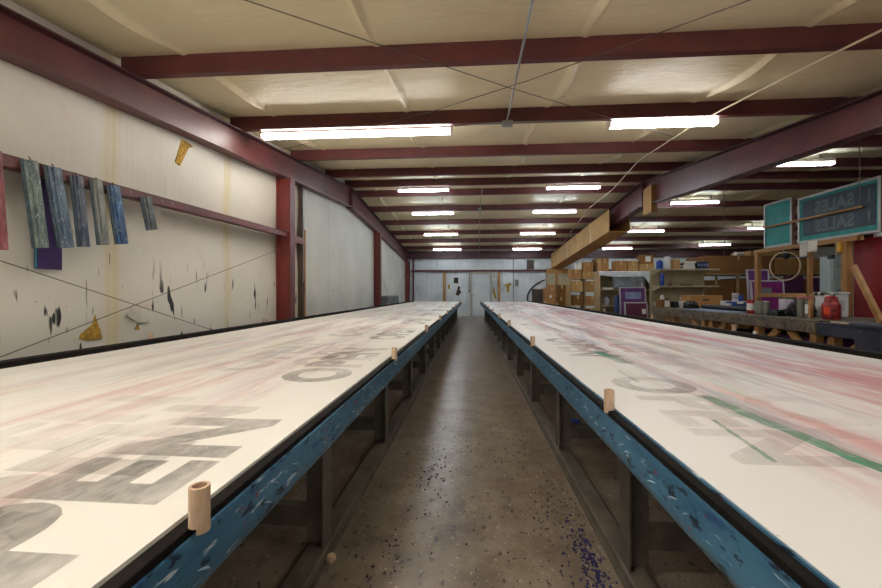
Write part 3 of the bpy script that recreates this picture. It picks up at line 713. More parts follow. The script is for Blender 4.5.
MB().box(-2.84, -2.56, 12.15, 14.2, 0, .98).build('body', M['greymet'], gc, bevel=.006); MB().box(-2.85, -2.54, 12.12, 14.23, .98, 1.0).build('top', M['steel'], gc); MB().box(-2.559, -2.545, 12.2, 13.1, .06, .93).build('door', M['greymet'], gc, bevel=.003); MB().box(-2.559, -2.545, 13.15, 14.1, .06, .93).build('door', M['greymet'], gc, bevel=.003)

# ------------------------------------------------------------------ boxes and shelves
def carton(x0, x1, y0, y1, z0, z1, label, mat='card', tape=True, paper=None, group='cardboard boxes on the shelves', top=None):
    r = thing('cardboard_box', label, 'box', ((x0+x1)/2, (y0+y1)/2, z0), group)
    MB().box(x0, x1, y0, y1, z0, z1).build('body', M[mat], r, bevel=.006)
    xm = (x0+x1)/2
    if tape: MB().box(xm-.025, xm+.025, y0-.002, y0, max(z0, z1-.12), z1).build('packing_tape', M['tape'], r)
    if paper: a, b, c_, d = paper; MB().box(a, b, y0-.003, y0-.0005, c_, d).build('paper_label', M['paper'], r)
    if top: MB().box(x0-.005, x1+.005, y0-.005, y1, z1, z1+.025).build('top_sheet', M[top], r, bevel=.004)
    return r
ph = thing('pigeonhole_shelf', 'wooden pigeonhole shelf filled with cardboard boxes', 'shelf', (3.72, 13.1, 0))
for x in (3.25, 3.71, 4.17): MB().box(x, x+.03, 12.9, 13.4, 0, 1.57).build('upright', M['beigewood'], ph, bevel=.003)
for z in (.25, .68, 1.125, 1.545):
    for xa, xb in ((3.28, 3.71), (3.74, 4.17)): MB().box(xa, xb, 12.9, 13.4, z, z+.025).build('shelf_board', M['beigewood'], ph, bevel=.002)
carton(3.27, 3.62, 12.95, 13.3, 1.572, 1.86, 'brown carton on top of the pigeonhole shelf, left end')
tag(MB().box(3.47, 3.64, 13.0, 13.2, 1.862, 2.06).build('white_box', M['paper'], bevel=.004), 'small white box on the left carton atop the pigeonhole shelf', 'box')
carton(3.66, 4.05, 12.95, 13.35, 1.572, 1.78, 'flat lower carton on the pigeonhole shelf top, right of centre', 'cardlight')
carton(3.69, 4.0, 12.96, 13.3, 1.782, 2.10, 'upper carton stacked on the pigeonhole shelf top')
carton(4.07, 4.20, 13.0, 13.35, 1.572, 2.20, 'tall dark carton at the right end of the pigeonhole shelf top', 'carddark')
carton(3.30, 3.66, 12.92, 13.3, 1.152, 1.49, 'carton in the upper left pigeonhole', 'cardlight'); carton(3.76, 4.13, 12.92, 13.3, 1.152, 1.48, 'carton in the upper right pigeonhole')
carton(3.33, 3.68, 12.94, 13.3, .707, 1.03, 'dark carton in the middle left pigeonhole', 'carddark'); carton(3.76, 4.15, 12.91, 13.3, .707, 1.0, 'carton in the middle right pigeonhole')
carton(3.32, 3.66, 12.94, 13.3, .277, .6, 'carton in the bottom left pigeonhole'); carton(3.76, 4.1, 12.94, 13.3, .277, .6, 'carton in the bottom right pigeonhole')
carton(2.98, 3.24, 13.5, 13.85, 0, .55, 'lowest carton of the narrow stack left of the pigeonhole shelf'); carton(2.98, 3.24, 13.5, 13.85, .552, .96, 'middle carton of the narrow stack left of the pigeonhole shelf', 'carddark')
carton(3.0, 3.26, 13.5, 13.85, .962, 1.37, 'top carton of the narrow stack left of the pigeonhole shelf', 'carddark')
carton(3.02, 3.56, 15.9, 16.4, 0, .62, 'large lower carton standing in front of the wrapped column'); carton(3.04, 3.56, 15.9, 16.4, .622, 1.29, 'large upper carton with white marks before the wrapped column', 'card', paper=(3.2,3.3,.9,1.0))
# beige shelf under the cloth
cs = thing('storage_shelf', 'beige storage shelf under a white cloth', 'shelf', (4.35, 11.3, 0))
for x in (3.60, 5.08): MB().box(x, x+.03, 11.1, 11.6, 0, 1.69).build('side_panel', M['beigewood'], cs, bevel=.003)
for z in (.12, .72, 1.17, 1.66): MB().box(3.63, 5.08, 11.1, 11.6, z, z+.03).build('shelf_board', M['beige'], cs, bevel=.002)
MB().box(3.60, 5.11, 11.6, 11.61, 0, 1.69).build('back_panel', M['beige'], cs)
g = MB()
def clo(u, v):
    x = 3.58+1.55*u; dr = .12+.05*n1(u*7)+ (.26*max(0, 1-abs(u-.88)/.11)) 
    L = .5+dr; t_ = v*L
    if t_ < .5: return (x, 11.6-t_-.02*0, 1.698+.004*n1(u*9+v*4))
    return (x, 11.085-.02*n1(u*12, 3), 1.70-(t_-.5))
g.grid(clo, 60, 24); tag(g.build('white_cloth', M['cloth'], smooth=True, thick=.006), 'white cloth draped over the beige storage shelf', 'cloth')
g = MB(); g.grid(lambda u, v: (3.95+.85*u, 11.094-.006*sin(u*23)*v, 1.645-.42*v), 40, 6)
tag(g.build('plastic_sheet', M['plastic'], smooth=True, thick=.004), 'greyish plastic sheet hanging in front of the storage shelf', 'plastic sheet')
carton(3.66, 3.88, 11.2, 11.5, 1.712, 2.07, 'upright carton on the white cloth, left end'); carton(4.05, 4.37, 11.2, 11.5, 1.712, 2.0, 'carton on the white cloth near its middle')
carton(4.40, 4.67, 11.2, 11.5, 1.712, 1.99, 'carton topped with a white sheet on the white cloth', 'cardlight', top='paper'); carton(4.70, 5.1, 11.2, 11.5, 1.712, 1.91, 'low carton on the white cloth, right end', 'cardlight')
carton(4.75, 5.1, 11.25, 11.5, 1.912, 2.16, 'dark carton with a white label on the low carton', 'carddark', False, (4.88,5.02,1.97,2.12))
tag(MB().box(3.70, 3.98, 11.15, 11.45, 1.203, 1.26).build('paper_stack', M['paper'], bevel=.004), 'white paper stack on the beige storage shelf board', 'paper')
tag(MB().lathe(3.85, 11.3, [(.06,.752),(.065,.76),(.065,.93),(.03,.96),(.03,1.0)], 14).build('white_jug', M['lav'], smooth=True), 'pale jug on the lower board of the storage shelf', 'jug')
# leaning purple print screens
def screen(x0, x1, y, z0, z1, fr, mesh, label, lean=.12, fw=.03, patch_=None, pm='pale_blue', group='print screens leaning behind the bench'):
    r = thing('print_screen', label, 'print screen', ((x0+x1)/2, y, z0), group)
    q = lambda z, d=0: y + lean*(z-z0)/(z1-z0) + d
    def sl(a, b, za, zb, d0, d1): return [[(a, q(za, d0), za),(b, q(za, d0), za),(b, q(za, d1), za),(a, q(za, d1), za)], [(a, q(zb, d0), zb),(b, q(zb, d0), zb),(b, q(zb, d1), zb),(a, q(zb, d1), zb)]]
    g = MB()
    for a, b, za, zb in ((x0,x0+fw,z0,z1),(x1-fw,x1,z0,z1),(x0+fw,x1-fw,z0,z0+fw),(x0+fw,x1-fw,z1-fw,z1)): g.loft(sl(a, b, za, zb, 0, .03))
    g.build('frame', M[fr], r)
    MB().loft(sl(x0+fw, x1-fw, z0+fw, z1-fw, .010, .014)).build('mesh', M[mesh], r)
    if patch_: a, b, za, zb = patch_; MB().loft(sl(a, b, za, zb, .006, .0095)).build('stencil', M[pm], r)
    return r
screen(3.72, 4.355, 9.90, 0, 1.255, 'frame', 'purple', 'tall purple print screen with a pale blue patch beside the metal shelf', patch_=(3.86, 4.24, .96, 1.13))
screen(3.77, 4.32, 9.72, 0, .885, 'frame', 'maroon', 'short dark maroon print screen leaning on the tall purple one', patch_=(4.18, 4.27, .60, .72), pm='paper')
tag(MB().box(3.66, 3.71, 10.0, 10.2, 0, 1.05).build('blue_board', M['navy'], bevel=.004), 'narrow dark blue board beside the purple screens', 'board')
tag(MB().bar((4.375,9.93,0.01),(4.375,10.3,1.38), .03, .03).build('wood_stick', M['frame'], bevel=.003), 'pale stick leaning right of the purple screens', 'stick')
# beige metal shelf
ms = thing('metal_shelf', 'beige metal shelf with jugs and books on it behind the bench end', 'shelf', (5.05, 9.7, 0))
for x in (4.40, 5.60): MB().box(x, x+.05, 9.86, 9.92, 0, 1.70).build('upright', M['beige'], ms, bevel=.003)
MB().box(4.45, 5.60, 9.89, 9.90, .10, 1.66).build('back_panel', M['beige'], ms)
for z in (.10, .86, 1.245, 1.635):
    MB().box(4.42, 5.76, 9.45, 9.86, z, z+.035).build('shelf_board', M['beige'], ms, bevel=.003)
    for x in (4.44, 5.6): MB().loft([[(x, 9.86, z-.10),(x+.01, 9.86, z-.10),(x+.01, 9.86, z-.001),(x, 9.86, z-.001)], [(x, 9.5, z-.012),(x+.01, 9.5, z-.012),(x+.01, 9.5, z-.001),(x, 9.5, z-.001)]]).build('bracket', M['beige'], ms)
def jug(x, y, z, r_, h, mat, label, cap='white', name='plastic_jug', cat='jug'):
    r = thing(name, label, cat, (x, y, z))
    MB().lathe(x, y, [(r_*.9,z),(r_,z+.01),(r_,z+h*.72),(r_*.8,z+h*.84),(r_*.35,z+h*.92),(r_*.35,z+h*.96)], 18).build('body', M[mat], r, smooth=True)
    MB().lathe(x, y, [(r_*.42,z+h*.961),(r_*.42,z+h)], 12).build('cap', M[cap], r)
    MB().path([(x, y-r_*.95, z+h*.72), (x, y-r_*1.35, z+h*.66), (x, y-r_*1.3, z+h*.4), (x, y-r_*.97, z+h*.34)], .010, 6).build('handle', M[mat], r, smooth=True)
    return r
def can(x, y, z, r_, h, mat, label, lid='greycan', group=None, band=None, name='paint_can', cat='can'):
    r = thing(name, label, cat, (x, y, z), group)
    MB().lathe(x, y, [(r_*.97,z),(r_,z+.006),(r_,z+h-.008),(r_*.98,z+h-.004)], 20).build('body', M[mat], r, smooth=True)
    MB().lathe(x, y, [(r_*1.03,z+h-.004),(r_*1.03,z+h+.004),(r_*.9,z+h+.004),(r_*.88,z+h)], 20).build('lid', M[lid], r)
    if band: MB().lathe(x, y, [(r_*1.012,z+h*.25),(r_*1.012,z+h*.75)], 20).build('label_band', M[band], r, smooth=True)
    return r
jug(4.50, 9.62, 1.672, .075, .22, 'bluepl', 'blue jug on the top of the metal shelf, left end')
can(4.68, 9.62, 1.672, .062, .29, 'white', 'tall white canister on the metal shelf top beside the blue jug', 'white', name='canister', cat='canister')
tag(MB().box(4.78, 4.93, 9.55, 9.8, 1.672, 1.90).build('tan_box', M['cardlight'], bevel=.004), 'small tan carton on the metal shelf top beside the white canister', 'box')
for k, (a, b, mt) in enumerate(((4.98, 5.26, 'greymet'), (5.0, 5.25, 'paper'), (4.99, 5.24, 'navy'), (5.03, 5.28, 'paper'))):
    bz = 1.672+.045*k; r = thing('book', ('grey', 'white', 'dark blue', 'topmost white')[k]+' book in the flat pile on the metal shelf top', 'book', (a, 9.6, bz), 'books on the metal shelf')
    MB().box(a+.004, b-.004, 9.53, 9.75, bz+.005, bz+.038).build('pages', M['paper'], r); g = MB(); g.box(a, b, 9.525, 9.76, bz, bz+.005); g.box(a, b, 9.525, 9.76, bz+.038, bz+.043); g.box(a, a+.004, 9.525, 9.76, bz+.005, bz+.038); g.build('cover', M[mt], r)
for k in range(4): 
    xx = 5.30+.062*k; r = thing('binder', ('first', 'second', 'third', 'fourth')[k]+' dark binder from the left, standing on the metal shelf top', 'binder', (xx, 9.6, 1.672), 'dark binders on the metal shelf')
    MB().box(xx, xx+.055, 9.52, 9.78, 1.672, 1.672+.16+.01*(k % 2)).build('spine', M['black' if k % 2 == 0 else 'navy'], r, bevel=.003); MB().box(xx+.012, xx+.043, 9.516, 9.5195, 1.73, 1.79).build('label', M['pale_blue'], r)
tag(MB().lathe(4.52, 9.55, [(.04,1.282),(.045,1.29),(.045,1.52),(.02,1.55),(.02,1.58)], 14).build('blue_bottle', M['bluepl'], smooth=True), 'tall blue bottle on the middle board of the metal shelf', 'bottle')
tag(MB().lathe(4.72, 9.6, [(.05,1.282),(.06,1.30),(.03,1.36),(.012,1.40)], 12).build('brown_pot', M['rust'], smooth=True), 'small brown pot on the middle board of the metal shelf', 'pot')
tag(MB().box(5.0, 5.22, 9.55, 9.7, 1.282, 1.305).build('dark_tray', M['black'], bevel=.003), 'flat dark tray on the middle board of the metal shelf', 'tray')
for k, (xx, h_, mt) in enumerate(((4.55,.16,'white'),(4.66,.12,'greycan'),(5.0,.13,'lav'),(5.12,.10,'beige'))):
    tag(MB().lathe(xx, 9.6, [(.04,.897),(.042,.9),(.042,.897+h_*.8),(.022,.897+h_)], 12).build('bottle', M[mt], smooth=True), ('white bottle at the left end', 'grey can-like bottle second from left', 'pale bottle right of the middle', 'small beige bottle rightmost')[k]+' on the lower board of the metal shelf', 'bottle', 'bottles on the lower metal shelf')
# rack of large cartons
rk = thing('pallet_rack', 'plain wooden rack carrying the large brown cartons', 'rack', (8, 11.4, 0))
for x in (6.10, 7.14, 8.42, 9.84): MB().box(x, x+.05, 11.0, 11.06, 0, 1.585).build('post', M['beigewood'], rk, bevel=.003); MB().box(x, x+.05, 11.9, 11.96, 0, 1.585).build('post', M['beigewood'], rk, bevel=.003)
MB().box(6.08, 9.92, 10.98, 11.98, 1.587, 1.625).build('shelf_plank', M['beigewood'], rk, bevel=.003)
B = 'large cartons on the wooden rack'
carton(6.17, 7.12, 11.07, 11.88, 0, 1.45, 'large brown carton under the rack plank, leftmost', 'carddark', group=B); carton(7.21, 8.40, 11.07, 11.88, 0, 1.5, 'large brown carton under the rack plank, middle one', 'carddark', group=B); carton(8.49, 9.82, 11.07, 11.88, 0, 1.48, 'large brown carton under the rack plank, rightmost', 'carddark', group=B)
carton(6.30, 8.05, 11.0, 11.9, 1.627, 2.10, 'long brown carton lying on the rack plank, left one', 'carddark', group=B); carton(8.10, 9.85, 11.0, 11.9, 1.627, 2.02, 'long brown carton lying on the rack plank, right one', 'card', group=B)
carton(7.55, 8.8, 11.1, 11.9, 2.102, 2.24, 'thin flat carton lying topmost on the wooden rack', 'cardlight', False, group=B)
tag(MB().path([(7.18,11.15,2.16),(7.42,11.2,2.16)], .055, 12).build('paper_roll', M['paper'], smooth=True), 'short white paper roll on top of the long left carton', 'paper roll')
carton(5.79, 6.05, 11.05, 11.5, 0, 1.0, 'lower carton between the metal shelf and the rack', 'carddark'); 

# ------------------------------------------------------------------ work benches
def bench(y0, y1, x0, x1, z, mat, label, posts):
    r = thing('work_bench', label, 'workbench', ((x0+x1)/2, (y0+y1)/2, 0), 'work benches behind the right table')
    MB().box(x0, x1, y0, y1, z-.035, z).build('bench_top', M[mat], r, bevel=.004)
    MB().box(x0, x0+.04, y0, y1, z-.145, z-.036).build('front_apron', M[mat], r, bevel=.004); MB().box(x1-.04, x1, y0, y1, z-.145, z-.036).build('back_apron', M[mat], r, bevel=.004)
    for y, dirs in posts:
        for xx in (x0+.05, x1-.14):
            MB().box(xx, xx+.09, y-.045, y+.045, 0, z-.15).build('leg', M['woodY'], r, bevel=.004)
            for d in dirs: MB().bar((xx+.03, y+d*.06, .34), (xx+.03, y+d*.36, z-.16), .04, .085).build('brace', M['woodY'], r, bevel=.003)
        MB().box(x0+.14, x1-.14, y-.02, y+.02, .12, .21).build('stretcher', M['woodY'], r)
    return r
bench(7.02, 8.85, 4.0, 5.12, .80, 'bench', 'paint spattered workbench farthest back, with carton and paper on it', ((7.12,(1,)),(8.1,(1,))))
bench(4.84, 7.0, 4.0, 5.12, .80, 'bench', 'paint spattered workbench in the middle, crowded with cans and a red jug', ((4.93,(1,)),(5.85,(-1,)),(6.9,(-1,))))
bench(3.2, 4.82, 4.0, 5.12, .78, 'benchdark', 'dark blue stained workbench nearest on the right edge', ((3.4,(1,)),(4.7,(-1,))))
cr = thing('dark_bin', 'dark grey square bin with a rim at the right picture edge', 'bin', (3.75, 3.6, 0))
g = MB(); g.loft([[(3.60,3.3,0),(3.9,3.3,0),(3.9,3.88,0),(3.60,3.88,0)], [(3.57,3.26,.80),(3.93,3.26,.80),(3.93,3.92,.80),(3.57,3.92,.80)]]); g.build('body', M['benchdark'], cr, bevel=.006)
g = MB(); g.box(3.55, 3.95, 3.24, 3.94, .801, .84); g.build('rim', M['benchdark'], cr, bevel=.008)
tag(MB().bar((4.48,4.60,.80),(4.58,5.02,1.44), .04, .062).build('leaning_board', M['wood'], bevel=.004), 'wooden board leaning up from the dark bench across the red cabinet', 'wood board')
# things on the benches (bench tops at .80)
r = carton(4.48, 5.08, 8.25, 8.65, .802, 1.06, 'cardboard box with a hand hole on the far workbench', 'card', False, group='boxes on the far workbench')
MB().lathe(4.74, 8.2475, [(.001,.93)], 3) if False else None
MB().box(4.70, 4.82, 8.247, 8.2495, .955, .99).build('hand_hole', M['studdark'], r)
carton(4.04, 4.22, 8.55, 8.8, .802, .97, 'small carton with white front on the far workbench corner', 'carddark', False, (4.10,4.2,.82,.95), group='boxes on the far workbench')
tag(MB().box(4.27, 4.36, 8.5, 8.7, .802, .93).build('dark_box', M['black'], bevel=.004), 'small black box on the far workbench beside the small carton', 'box')
tag(MB().box(4.36+.03, 4.46, 8.42, 8.6, .802, .94).build('white_carton', M['paper'], bevel=.004), 'small white carton on the far workbench left of the dark bag', 'box')
def heap(name, c, s_, mat, label, seed, cat='bag'):
    rr = random.Random(seed); bm = bmesh.new(); bmesh.ops.create_icosphere(bm, subdivisions=4, radius=1)
    for v in bm.verts:
        k = 1+.28*(n1(v.co.x*3+seed, v.co.y)-.5)+.25*(n1(v.co.y*4+seed, 2)-.5)+.25*(n1(v.co.z*5+v.co.x*2+seed, 7)-.5)
        v.co = Vector((c[0]+v.co.x*k*s_[0], c[1]+v.co.y*k*s_[1], c[2]+max(-.0+0, (v.co.z*k+.6)*s_[2]*.62)))
    g = MB(); g.bm = bm; return tag(g.build(name, M[mat], smooth=True), label, cat)
heap('dark_bag', (4.34,8.02,.802), (.10,.16,.15), 'black', 'dark crumpled bag on the far workbench beside the box with a hole', 4)
ps = tag(MB().box(4.05, 4.45, 6.45, 7.80, .802, .812).build('white_sheet', M['pale_blue'], bevel=.002), 'whitish sheet of paper lying along the front of the far workbenches', 'paper')
tag(MB().path([(4.62,6.5,.845),(4.60,7.2,.845),(4.62,8.1,.845)], .043, 12).build('dark_roll', M['blackrub'], smooth=True), 'long dark roll of fabric lying on the workbenches', 'roll')
tins = 'small tins in a row behind the dark roll'
for k, (y, mt, bd_) in enumerate(((7.92,'white',None),(7.76,'bluepl','white'),(7.60,'bluepl',None),(7.45,'white','navy'),(7.28,'navy',None),(7.12,'redpl',None))):
    can(4.90, y, .802, .058, .155, mt, ('white tin at the left end', 'bright blue tin with white band', 'plain bright blue tin in the middle', 'white tin with navy band', 'plain navy tin', 'red tin at the right end')[k]+' of the tin row', 'white', tins, bd_)
can(4.90, 7.60, .962, .05, .15, 'white', 'white cylinder stacked on the tin row', 'redpl', band='frame'); can(4.90, 7.45, .962, .035, .12, 'bluepl', 'small blue cylinder stacked beside the white one', 'redpl')
can(4.30, 6.32, .802, .050, .205, 'redpl', 'red tin with white band at the left of the cans', 'redpl', band='white'); can(4.32, 6.16, .802, .065, .19, 'greycan', 'wide grey paint can right of the red and white tin', 'greycan')
can(4.28, 5.98, .802, .042, .19, 'greycan', 'slim grey tin with pale lid left of the white bucket', 'white'); 
bx = thing('black_tray', 'black tray of tangled tools under the white bucket', 'tray', (4.38, 5.8, .802)); MB().box(4.24, 4.56, 5.72, 5.92, .802, .86).build('body', M['black'], bx, bevel=.01); MB().path([(4.26,5.9,.872),(4.29,5.75,.872),(4.31,5.74,.872),(4.4,5.735,.872)], .012).build('cable', M['black'], bx, smooth=True)
can(4.42, 5.80, .862, .085, .175, 'lav', 'white bucket with a green lid between grey tins and black bag', 'greenlid', name='bucket', cat='bucket')
heap('black_bag', (4.40,5.54,.802), (.15,.14,.20), 'black', 'crumpled black bag on the middle workbench', 11)
tag(MB().lathe(4.42, 5.50, [(.075,1.035),(.085,1.04),(.085,1.058),(.06,1.07)], 20).build('pink_lid', M['pink'], smooth=True), 'round pink lid lying on top of the black bag', 'lid')
can(4.27, 5.37, .802, .043, .23, 'greycan', 'tall grey tin right of the black bag', 'greycan'); can(4.27, 5.255, .802, .038, .23, 'greycan', 'tall grey tin beside the red jug', 'black', band='white')
tag(MB().box(4.20, 4.24, 5.15, 5.18, .802, 1.04).build('wood_block', M['wood'], bevel=.003), 'upright wood offcut touching the red jug', 'wood block')
rj = thing('red_jug', 'stained red plastic jug with an orange label', 'jug', (4.30, 5.03, .802))
MB().lathe(4.33, 5.02, [(.078,.802),(.088,.815),(.088,.97),(.074,1.0),(.062,1.01),(.062,1.05),(.056,1.06)], 22).build('body', M['redjug'], rj, smooth=True)
MB().lathe(4.33, 5.02, [(.056,1.0605),(.060,1.065),(.03,1.085)], 16).build('lid', M['redpl'], rj, smooth=True)
MB().path([(4.33,5.02,1.08),(4.33,5.04,1.11),(4.32,5.12,1.125)], [.010,.010,.016]).build('spout', M['greycan'], rj, smooth=True); MB().path([(4.33,5.0,1.08),(4.33,4.95,1.115)], [.008,.014]).build('valve_handle', M['greenlid'], rj, smooth=True)
g = MB(); A = [radians(183+6*k) for k in range(8)]
g.loft([[(4.33+.0892*cos(a), 5.02+.0892*sin(a), .86) for a in A]+[(4.33+.0882*cos(a), 5.02+.0882*sin(a), .86) for a in reversed(A)], [(4.33+.0892*cos(a), 5.02+.0892*sin(a), .95) for a in A]+[(4.33+.0882*cos(a), 5.02+.0882*sin(a), .95) for a in reversed(A)]]); g.build('label_sticker', M['orange'], rj)
wb = thing('white_tub', 'white plastic box with handles behind the red jug', 'box', (4.8, 5.6, .802))
MB().box(4.64, 4.92, 5.45, 5.62, .802, 1.10).build('body', M['white'], wb, bevel=.015); MB().box(4.63, 4.93, 5.44, 5.63, 1.10, 1.128).build('lid', M['white'], wb, bevel=.008)
for y in (5.49, 5.58): MB().box(4.615, 4.63, y-.015, y+.015, 1.085, 1.125).build('latch', M['black'], wb)
MB().box(4.74, 4.86, 5.443, 5.4495, .88, 1.02).build('label_sticker', M['frame'], wb)
tag(MB().box(4.2, 4.40, 4.30, 4.80, .782, .80).build('flat_board', M['greymet'], bevel=.003), 'flat grey board on the dark workbench', 'board'); tag(MB().box(4.66, 4.98, 4.25, 4.8, .782, .815).build('dark_tray', M['black'], bevel=.005), 'dark flat tray on the dark workbench', 'tray')
tag(MB().bar((4.10,4.55,.79),(4.13,4.78,.79), .03, .015).build('wood_stirrer', M['peg']), 'pale wooden stirrer lying on the dark workbench', 'stick')
# purple cases stored under the bench
pu = thing('purple_crate', 'purple crate stored under the middle workbench', 'crate', (4.6, 5.4, 0)); MB().box(4.3, 4.9, 5.02, 5.72, 0, .52).build('body', M['purple'], pu, bevel=.01); MB().box(4.28, 4.92, 5.0, 5.74, .52, .55).build('rim', M['purple'], pu, bevel=.006)
pu = thing('navy_crate', 'dark navy crate stored under the middle workbench', 'crate', (4.6, 6.4, 0)); MB().box(4.35, 4.9, 6.05, 6.75, 0, .5).build('body', M['blackrub'], pu, bevel=.01); MB().box(4.33, 4.92, 6.03, 6.77, .5, .53).build('rim', M['blackrub'], pu, bevel=.006)
# leaning screens beyond the bench
screen(6.00, 6.46, 8.80, 0, 1.62, 'frame', 'purple', 'tall purple print screen behind the wooden rack frame, at its left post', .15)
screen(5.84, 6.50, 8.45, 0, 1.375, 'frame', 'magenta', 'magenta print screen with a grey square, behind the wooden rack frame', .15, patch_=(6.05, 6.25, 1.08, 1.22), pm='greymet')
screen(6.53, 6.90, 8.45, 0, 1.46, 'plum', 'plum', 'dark plum print screen right of the magenta one', .18)
screen(7.02, 7.36, 8.45, 0, 1.45, 'frame', 'plum', 'narrow plum print screen with white top, rightmost behind the rack frame', .15)
fc = thing('drawer_cabinet', 'tall pale green-grey drawer cabinet seen through the rack frame', 'cabinet', (6.6, 7.8, 0))
MB().box(6.56, 6.82, 7.62, 7.84, 0, 1.78).build('body', M['blinds'], fc, bevel=.005)
for k in range(4):
    d = MB().box(6.58, 6.80, 7.60, 7.619, .06+.43*k, .46+.43*k).build('drawer', M['blinds'], fc, bevel=.004); MB().box(6.64, 6.74, 7.585, 7.60, .30+.43*k, .32+.43*k).build('handle', M['steel'], d)
# wooden rack frame
wr = thing('rack_frame', 'pine rack frame standing behind the workbench under the teal screens', 'rack', (5.2, 6.6, 0))
MB().box(5.16, 5.23, 7.42, 7.49, 0, 1.82).build('post', M['wood'], wr, bevel=.004); MB().box(5.15, 5.235, 5.745, 5.825, 0, 1.82).build('post', M['wood'], wr, bevel=.004); MB().box(5.17, 5.22, 6.35, 6.40, 0, 1.82).build('post', M['wood'], wr, bevel=.004)
MB().box(5.15, 5.24, 5.60, 7.50, 1.821, 1.885).build('top_rail', M['woodY'], wr, bevel=.004)
for a, b in ((5.826, 6.349), (6.401, 7.419)): MB().box(5.16, 5.23, a, b, 1.04, 1.11).build('lower_rail', M['woodY'], wr, bevel=.003)
for y in (5.74, 7.40): MB().box(5.02, 5.60, y+.02, y+.07, 0, .06).build('foot', M['wood'], wr) if False else None
# teal screens on the rail
def tscreen(y0, y1, z0, z1, mesh, label, inner=None):
    r = thing('teal_screen', label, 'print screen', (5.18, (y0+y1)/2, z0), 'framed print screens on top of the rack frame')
    g = MB(); f = .035
    for a, b, c_, d in ((y0,y0+f,z0,z1),(y1-f,y1,z0,z1),(y0+f,y1-f,z0,z0+f),(y0+f,y1-f,z1-f,z1)): g.box(5.16, 5.21, a, b, c_, d)
    g.build('frame', M['alu'], r, bevel=.003)
    MB().box(5.162, 5.209, y0-.012, y0-.0005, z0+.01, z1).build('edge_board', M['rust'], r)
    MB().box(5.176, 5.181, y0+f, y1-f, z0+f, z1-f).build('mesh', M['teal'], r)
    if inner: a, b, c_, d = inner; MB().box(5.172, 5.1755, a, b, c_, d).build('stencil', M['tealdark'], r)
    return r
tscreen(6.67, 7.27, 1.888, 2.66, 'teal', 'plain teal print screen standing on the rack frame, left one')
ts = tscreen(5.31, 6.56, 1.888, 2.60, 'teal', 'large print screen with dark mesh and faint mirrored lettering', (5.38, 6.47, 1.99, 2.53))
for zz in (2.31, 2.03):
    cu = bpy.data.curves.new('c', 'FONT'); cu.body = 'SALES'; cu.size = .235; cu.offset = .009; cu.space_character = 1.08
    o = bpy.data.objects.new('c', cu); C.objects.link(o); bpy.context.view_layer.update()
    me = bpy.data.meshes.new_from_object(o.evaluated_get(bpy.context.evaluated_depsgraph_get())); bpy.data.objects.remove(o)
    for v in me.vertices: v.co = Vector((5.1715, 5.66+v.co.x*.93, zz+v.co.y)) - ts.location
    me.flip_normals(); me.update(); ob = bpy.data.objects.new('mirrored_lettering', me); C.objects.link(ob); ob.parent = ts; me.materials.append(M['letter'])
for y, zz in ((5.45, 2.03), (5.45, 2.31)):
    MB().box(5.1708, 5.1718, y, y+.025, zz, zz+.165).build('letter_stroke', M['letter'], ts)
tag(MB().bar((5.142,7.25,2.25),(5.142,5.52,2.25), .035, .03).build('wood_batten', M['woodY'], bevel=.003), 'long pine batten across the front of both teal screens', 'wood board')
for k, (y0, y1, z0, z1) in enumerate(((6.37,6.50,1.68,1.885), (6.19,6.36,1.74,1.90))):
    tag(MB().box(5.146, 5.149, y0, y1, z0, z1).build('paper_note', M['paper']), ('tall left', 'wide right')[k]+' paper note pinned to the rack frame', 'paper')
hp = thing('hoop', 'thin cream wire hoop hanging from the rack frame', 'hoop', (5.08, 6.72, 1.55))
nrm = Vector((-.62,-.78,0)); u_ = Vector((.78,-.62,0)); MB().path([Vector((5.05,6.66,1.545))+u_*.185*cos(2*pi*k/48)+Vector((0,0,1))*.225*sin(2*pi*k/48) for k in range(48)], .0085, 8, True).build('ring', M['cord'], hp, smooth=True)
mo = thing('hanging_tool', 'small black tool hanging under the rack frame rail', 'tool', (5.12, 6.7, 1.75)); MB().lathe(5.10, 6.70, [(.02,1.66),(.045,1.69),(.05,1.76),(.03,1.81)], 14).build('body', M['black'], mo, smooth=True); MB().path([(5.10,6.72,1.74),(5.08,6.80,1.79)], .02).build('handle', M['black'], mo, smooth=True); MB().path([(5.10,6.70,1.66),(5.10,6.68,1.45),(5.11,6.71,1.30)], .005, 6).build('cord', M['wire'], mo)
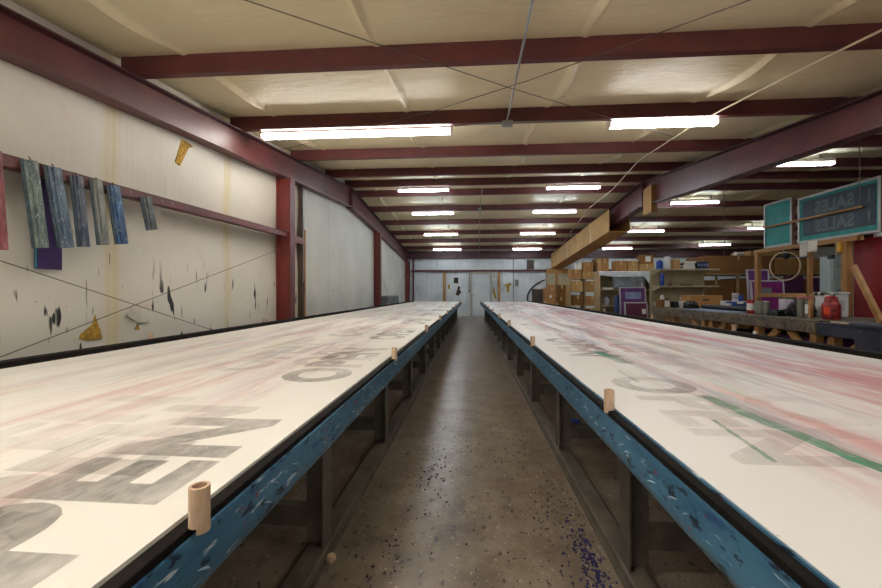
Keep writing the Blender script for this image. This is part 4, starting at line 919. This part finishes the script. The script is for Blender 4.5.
cl = thing('yellow_clamp', 'yellow and black clamp hanging by the right post of the rack frame', 'clamp', (5.2, 5.92, 1.7)); MB().box(5.12, 5.15, 5.80, 5.86, 1.68, 1.82).build('jaw', M['yellow'], cl, bevel=.006); MB().path([(5.141,5.89,1.84),(5.141,5.89,1.50)], .010).build('bar', M['steel'], cl); MB().box(5.11, 5.145, 5.905, 5.99, 1.60, 1.66).build('handle', M['black'], cl, bevel=.008)
# red cabinet
rc = thing('red_cabinet', 'tall red metal cabinet at the right picture edge', 'cabinet', (5.8, 5.4, 0))
MB().box(5.42, 6.1, 4.86, 5.94, 0, 1.85).build('body', M['redcab'], rc, bevel=.006); MB().box(5.41, 6.11, 4.85, 5.95, 1.85, 1.865).build('top', M['redcab'], rc)
MB().box(5.45, 6.07, 4.842, 4.858, .08, 1.80).build('door', M['redcab'], rc, bevel=.004)
tag(MB().box(5.385, 5.415, 5.40, 5.50, 0, 1.70).build('yellow_board', M['yellow'], bevel=.003), 'yellow upright board against the red cabinet', 'board')
r = thing('spray_bottle', 'white and blue bottle on top of the red cabinet', 'bottle', (5.5, 5.68, 1.866)); MB().lathe(5.50, 5.68, [(.04,1.866),(.045,1.88),(.045,1.93),(.018,1.96),(.018,1.975)], 14).build('body', M['white'], r, smooth=True); MB().lathe(5.50, 5.68, [(.022,1.976),(.022,2.0)], 12).build('cap', M['pale_blue'], r)

# ------------------------------------------------------------------ camera, world
cam = bpy.data.cameras.new('camera'); co = bpy.data.objects.new('camera', cam); C.objects.link(co)
cam.sensor_width = 36; cam.lens = 36*392/882; cam.shift_y = -2/882*1.0; cam.clip_start = .02
co.location = (0, 0, 1.13); co.rotation_euler = (pi/2, 0, atan(28/392))
bpy.context.scene.camera = co
w = bpy.data.worlds.new('world'); bpy.context.scene.world = w; w.use_nodes = True
w.node_tree.nodes['Background'].inputs[0].default_value = (.6,.75,1,1); w.node_tree.nodes['Background'].inputs[1].default_value = .3
vs = bpy.context.scene.view_settings; vs.view_transform = 'Standard'; vs.look = 'None'; vs.gamma = 1; vs.use_curve_mapping = False; vs.exposure = .65
